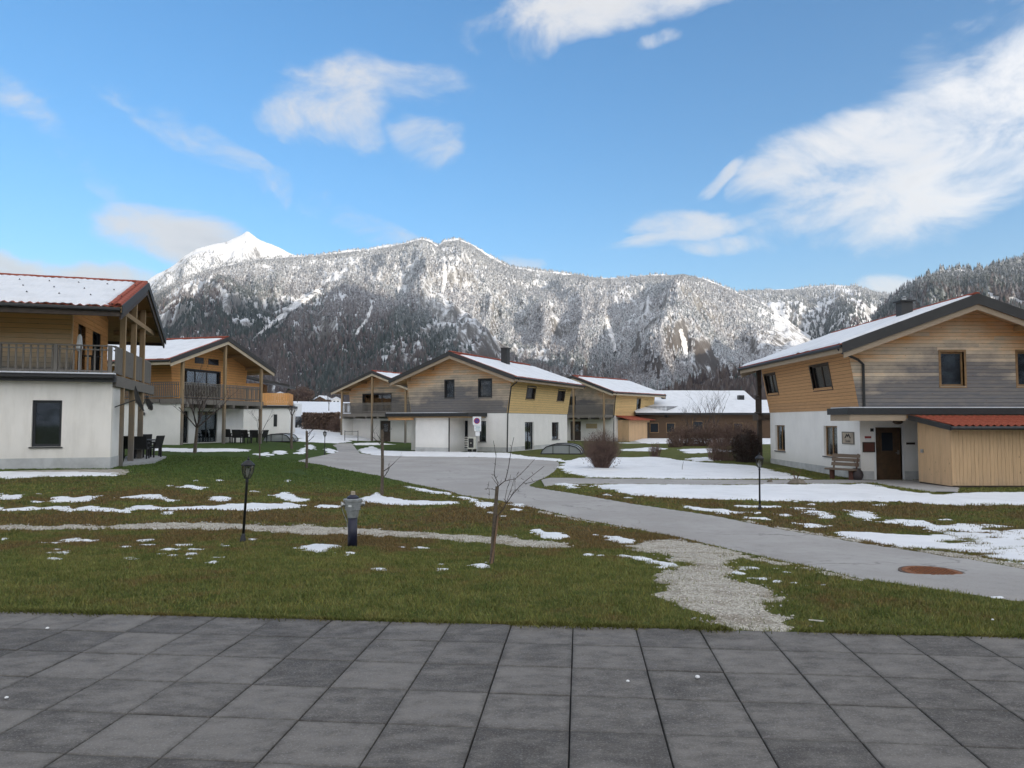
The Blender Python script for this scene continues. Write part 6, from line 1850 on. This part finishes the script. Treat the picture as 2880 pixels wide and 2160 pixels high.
def bare_tree(label, p, ht, r, seed, forks=4, depth=3, clear=.4, spread=.55, lean=(0, 0), group='young bare trees', trunk_mat=None, twig=None):
    rng = random.Random(seed)
    t = thing('bare_tree', label, 'tree', p, 0, group)
    top = Vector((lean[0], lean[1], ht * clear))
    mid = top * .5 + Vector((rng.uniform(-.04, .04), rng.uniform(-.04, .04), 0))
    MB().tube([(0, 0, -.15), mid, top], [r * 1.25, r, r * .85], 8).build('trunk', trunk_mat or BARK, t)
    mb = MB()
    for k in range(forks):
        a = 2 * math.pi * k / forks + rng.uniform(-.4, .4)
        d = Vector((math.cos(a) * spread, math.sin(a) * spread, 1.0))
        grow(mb, top * rng.uniform(.88, 1.0), d, ht * (1 - clear) * rng.uniform(.5, .75), r * .55, depth, rng, .5)
    mb.build('crown', twig or BARK_D, t)
    return t

# the near pruned sapling, branch by branch as it stands
sp0 = gp(1383, 1586)
NT_ = thing('young_tree', 'nearest pruned sapling with bare upright shoots in the middle of the lawn', 'tree', sp0, 0, 'young bare trees')
k_ = sp0.y / FPX
def P(a, b, dy=0.0): return Vector(((a - 185) / 4.366 * k_, dy, (1545 - b) / 4.366 * k_))
MB().tube([P(180, 1580), P(190, 1450), P(200, 1250), P(222, 1000), P(235, 800), P(250, 610)], [.034, .030, .026, .026, .024, .023], 9).build('trunk', BARK, NT_)
MB().tube([P(178, 1575, -.05), P(205, 1400, -.04), P(240, 1150, -.03), P(262, 960, -.02)], [.013, .013, .012, .010], 7).build('stake', STAKE, NT_)
mb = MB()
br = [([(250, 620), (262, 570), (238, 520), (215, 460), (228, 330), (238, 240), (215, 110), (205, 50)], .008, -.1), ([(255, 615), (300, 580), (350, 540), (380, 420), (405, 280), (425, 140), (455, 10)], .010, .05),
      ([(345, 545), (410, 530), (470, 520), (540, 460), (620, 380), (710, 285)], .007, .1), ([(240, 980), (320, 890), (360, 820), (440, 700), (520, 610), (580, 550), (690, 465), (820, 360)], .010, -.1), ([(570, 560), (600, 570), (680, 550), (800, 510), (900, 490)], .006, -.2),
      ([(350, 810), (345, 770), (370, 640), (400, 560), (415, 470)], .006, .1), ([(360, 810), (400, 700), (440, 580), (455, 500)], .006, -.05), ([(255, 590), (215, 545), (180, 500)], .006, .15), ([(240, 655), (190, 640), (120, 632), (100, 640)], .006, -.1), ([(150, 640), (158, 690), (150, 740)], .004, -.1), ([(135, 635), (145, 580), (152, 545)], .004, -.1),
      ([(380, 800), (420, 730), (470, 650), (465, 560), (455, 500)], .005, .15), ([(470, 650), (500, 655), (515, 665)], .004, .1), ([(500, 500), (490, 470), (515, 430)], .004, .1), ([(540, 510), (575, 530)], .004, 0), ([(290, 590), (300, 530)], .004, .1), ([(238, 520), (205, 460), (190, 455)], .003, -.1)]
rng_ = random.Random(4)
for pts_, r0_, dy in br:
    n_ = len(pts_)
    mb.tube([P(a, b, dy * i / n_ + rng_.uniform(-.015, .015)) for i, (a, b) in enumerate(pts_)], [r0_ * .72 * (1 - .65 * i / n_) for i in range(n_)], 5)
    for i in range(1, n_ - 1):
        for s in range(1):
            a, b = pts_[i]; base = P(a + rng_.uniform(-8, 8), b + rng_.uniform(-20, 20), dy * i / n_)
            mb.tube([base, base + Vector((rng_.uniform(-.03, .03), rng_.uniform(-.03, .03), rng_.uniform(.0, .035)))], [.004, .0015], 4)
mb.build('crown', BARK_D, NT_)

def stub_tree(label, p, ht, r, seed, twigs):
    rng = random.Random(seed); t = thing('young_tree', label, 'tree', p, 0, 'young bare trees')
    MB().tube([(0, 0, -.15), (.01, 0, ht * .5), (-.01, 0, ht)], [r * 1.1, r, r * .95], 8).build('trunk', BARK, t)
    mb = MB()
    for z, s, L in twigs:
        d = Vector((s, rng.uniform(-.4, .4), rng.uniform(.1, .7)))
        grow(mb, Vector((0, 0, ht * z)), d + Vector((0, 0, .5)), L * .75, r * .3, 2, rng, .5, (1, 3), .4)
    mb.build('crown', BARK_D, t)
stub_tree('stubby pruned sapling behind the snow drift beside the road bend', gp(1074, 1393), 1.75, .042, 3, [(.75, -1, .5), (.78, .9, .45), (.35, .8, .6), (.25, .9, .55), (.8, -.8, .35)])
stub_tree('stubby sapling at the lawn edge left of the road mouth', gp(862, 1317), 1.50, .05, 9, [(.9, .9, .5), (.8, .6, .6), (.95, -.3, .5), (.7, .8, .5)])
bare_tree('thin sapling on the lawn before the right post of the honey coloured chalet', gp(731, 1291), 2.6, .03, 21, 3, 2, .45, .35)
bare_tree('vase shaped bare tree in front of the honey coloured chalet', gp(547, 1274), 3.7, .075, 33, 7, 3, .36, .75, lean=(.1, 0))
for (u, v, h_, sd, l) in ((1985, 1236, 4.6, 41, 'left slender bare tree before the barn roofs'), (2012, 1236, 5.0, 42, 'right slender bare tree before the barn roofs'), (1944, 1240, 3.6, 43, 'small bare tree at the left end of the brown hedges')):
    p = at_depth(u, v, 70); p.z = ghs(p.x, p.y)
    bare_tree(l, p, h_, .06, sd, 5, 3, .30, .35, group='bare trees by the barns')
p = gp(820, 1262); bare_tree('thin dark tree by the pool cover left of the road mouth', p, 2.9, .07, 51, 4, 2, .7, .25)
for u, d_, h_, sd, l in ((836, 150, 5.0, 61, 'spindly bare tree on the snowy rise, left one'), (893, 160, 5.0, 62, 'spindly bare tree on the snowy rise, right one'), (925, 120, 4.5, 63, 'spindly bare tree next to the eave of the half hidden chalet')):
    p = at_depth(u, 1150, d_); p.z = ghs(p.x, p.y); bare_tree(l, p, h_, .06, sd, 4, 3, .3, .3, group='bare trees on the rise')

def leaves(name, parent, mat, fn, n, s, seed, flat=0.0):
    rs = np.random.RandomState(seed)
    C = fn(rs, n); m = len(C)
    a = rs.normal(size=(m, 3)); a /= np.linalg.norm(a, axis=1)[:, None]
    b = np.cross(a, rs.normal(size=(m, 3))); b /= np.linalg.norm(b, axis=1)[:, None]
    ss = s * rs.uniform(.5, 1.3, (m, 1))
    V = np.stack([C - a * ss, C + b * ss * .6, C + a * ss, C - b * ss * .6], 1)
    t = rs.uniform(0, 1, m); A = np.stack([t, t, t, np.ones(m)], -1)
    return np_mesh(name, V.reshape(-1, 3), np.arange(4 * m).reshape(-1, 4), mat, parent, attr={'tint': np.repeat(A[:, None], 4, 1).reshape(-1, 4)})

def bush(label, p, w, d, h, seed, nt, nl, lmat, ls, tmat=None, group='leafless shrubs', base=.25, fan=1.0, hollow=.35, tr=.009, boxy=False):
    rng = random.Random(seed)
    t = thing('shrub', label, 'shrub', p, 0, group)
    mb = MB()
    for k in range(nt):
        a = rng.uniform(0, 6.283); q = math.sqrt(rng.random())
        ex = Vector((math.cos(a) * q * w / 2 * fan, math.sin(a) * q * d / 2 * fan, h * (1 - .35 * q * q) * rng.uniform(.55, 1.08)))
        b0 = Vector((math.cos(a) * q * w / 2 * base, math.sin(a) * q * d / 2 * base, -.06))
        m1 = b0.lerp(ex, .45) + Vector((rng.uniform(-.05, .05) * w, rng.uniform(-.05, .05) * w, h * .08))
        mb.tube([b0, m1, ex], [tr, tr * .7, tr * .25], 3, cap=False)
        for j in range(3):
            s = m1.lerp(ex, rng.uniform(0, .9)); e = s + Vector((rng.uniform(-1, 1), rng.uniform(-1, 1), rng.uniform(.1, 1.2))) * h * .16
            mb.tube([s, e], [tr * .5, tr * .15], 3, cap=False)
    mb.build('twigs', tmat or TWIG, t)
    if nl:
        def fn(rs, n):
            if boxy:
                C = rs.uniform(-1, 1, (n, 3)); C[:, 0] *= w / 2; C[:, 1] *= d / 2; C[:, 2] = (C[:, 2] + 1) / 2 * h * (.92 + .12 * fbm(C[:, 0] / 2.5, C[:, 1] / 2.5, 2, seed))
                return C
            u = rs.normal(size=(n * 2, 3)); u /= np.linalg.norm(u, axis=1)[:, None]
            r_ = rs.uniform(hollow, 1.0, n * 2) ** .6
            C = u * r_[:, None]; C = C[C[:, 2] > -.75][:n]
            C[:, 0] *= w / 2 * fan; C[:, 1] *= d / 2 * fan; C[:, 2] = (C[:, 2] + .75) / 1.75 * h
            lump = fbm(C[:, 0] / (w * .18) + seed, C[:, 2] / (h * .22), 3, seed)
            return C[lump > .36]
        leaves('foliage', t, lmat, fn, nl, ls, seed)
    return t
bush('big russet bush rising from the snow right of the road mouth', gp(1693, 1320), 1.95, 1.7, 1.75, 5, 760, 900, LEAF_B, .028, fan=1.0, base=.22, tr=.007)
for u, v, w, h_, sd, l in ((1930, 1237, 3.4, 2.2, 11, 'brown leafless shrub at the left before the dark barn'), (2010, 1238, 3.8, 2.5, 12, 'brown leafless shrub in the middle before the dark barn'), (2085, 1240, 3.6, 2.4, 13, 'brown leafless shrub at the right before the dark barn')):
    p = at_depth(u, v, 62); p.z = ghs(p.x, p.y); bush(l, p, w, 2.2, h_ * .9, sd, 420, 900, LEAF_B, .06, group='brown shrubs before the barn', base=.8, tr=.014)
bush('dense dark hedge bush touching the back corner of the right chalet', gp(2100, 1299), 1.45, 1.6, 1.75, 15, 380, 5200, LEAF_D, .045, tmat=BARK_D, base=.8, fan=1.05)
bush('thin twiggy shrub left of the dense dark hedge bush', gp(2030, 1295), 1.7, 1.2, 1.35, 16, 330, 420, LEAF_B, .035, base=.8)
bush('low twiggy shrub on the lawn right of the lean-to', gp(1842, 1287), .8, .8, .95, 17, 120, 160, LEAF_B, .03, base=.6)
bush('low dry shrub at the foot of the white annex wall', gp(1900, 1258), 1.6, 1.2, 1.1, 18, 160, 600, LEAF_B, .04, base=.7)
p = gp(905, 1214); hb = bush('clipped russet hedge beside the half hidden balcony chalet', p, 92 / FPX * p.y * 1.05, 2.5, 54 / FPX * p.y, 19, 700, 9000, LEAF_B, .13, base=.97, tr=.03, boxy=True, group='hedges')
bush('leafless shrub behind the russet hedge at the chalet post', gp(948, 1222), 2.4, 1.6, 2.0, 20, 200, 900, LEAF_B, .06, base=.7, tr=.014)
stick = gp(1918, 1325); o = MB().tube([(0, 0, -.1), (.02, 0, .2), (.07, 0, .42)], [.012, .010, .006], 6).build('marker_stick', BARK_D); o.location = stick; tag(o, 'single thin stick poking out of the snow lawn', 'stick')

def spruce(label, p, ht, w, seed):
    t = thing('spruce_tree', label, 'tree', p, 0, 'spruces on the rise')
    MB().tube([(0, 0, -.4), (0, 0, ht)], [ht * .025, .02], 6).build('trunk', BARK_D, t)
    def fn(rs, n):
        z = rs.uniform(.04, 1, n) ** 1.25; layer = .75 + .35 * np.sin(z * 60 + rs.uniform(0, .8, n))
        r_ = (1 - z) * w / 2 * layer * rs.uniform(.35, 1.05, n) ; a = rs.uniform(0, 6.283, n)
        return np.stack([r_ * np.cos(a), r_ * np.sin(a), z * ht - r_ * .25], -1)
    leaves('crown', t, NEEDLE, fn, 3200, ht * .028, seed)
for u, vt, d_, w, sd, l in ((812, 1087, 185, 5.5, 1, 'dark spruce on the rise, leftmost'), (826, 1104, 190, 6, 2, 'low dark spruce right of the leftmost one'), (868, 1096, 185, 7, 3, 'dark spruce on the rise, right of the bare round tree')):
    b = at_depth(u, 1127, d_); b.z = ghs(b.x, b.y); tp = at_depth(u, vt, d_)
    spruce(l, b, tp.z - b.z, w, sd)
b = at_depth(846, 1127, 178); b.z = ghs(b.x, b.y)
bush('round bare brown tree between the dark spruces on the rise', b, 7.0, 6.0, 4.2, 71, 500, 2600, LEAF_B, .16, base=.2, tr=.05, group='trees on the rise')

# ---------------------------------------------------------------- air
def haze(density):
    m, T, out = material('valley_haze')
    v = T.n('ShaderNodeVolumePrincipled', {'Color': (0.80, 0.88, 1.0, 1), 'Density': density, 'Anisotropy': 0.2})
    m.node_tree.links.new(v.outputs[0], out.inputs['Volume'])
    z0 = -60.0
    o = MB().box(-6200, 6200, -6200, 6200, z0, 960.0).build('haze', m)
    tag(o, 'thin blue valley air softening the mountains', 'haze', kind='stuff')
haze(0.9e-4)
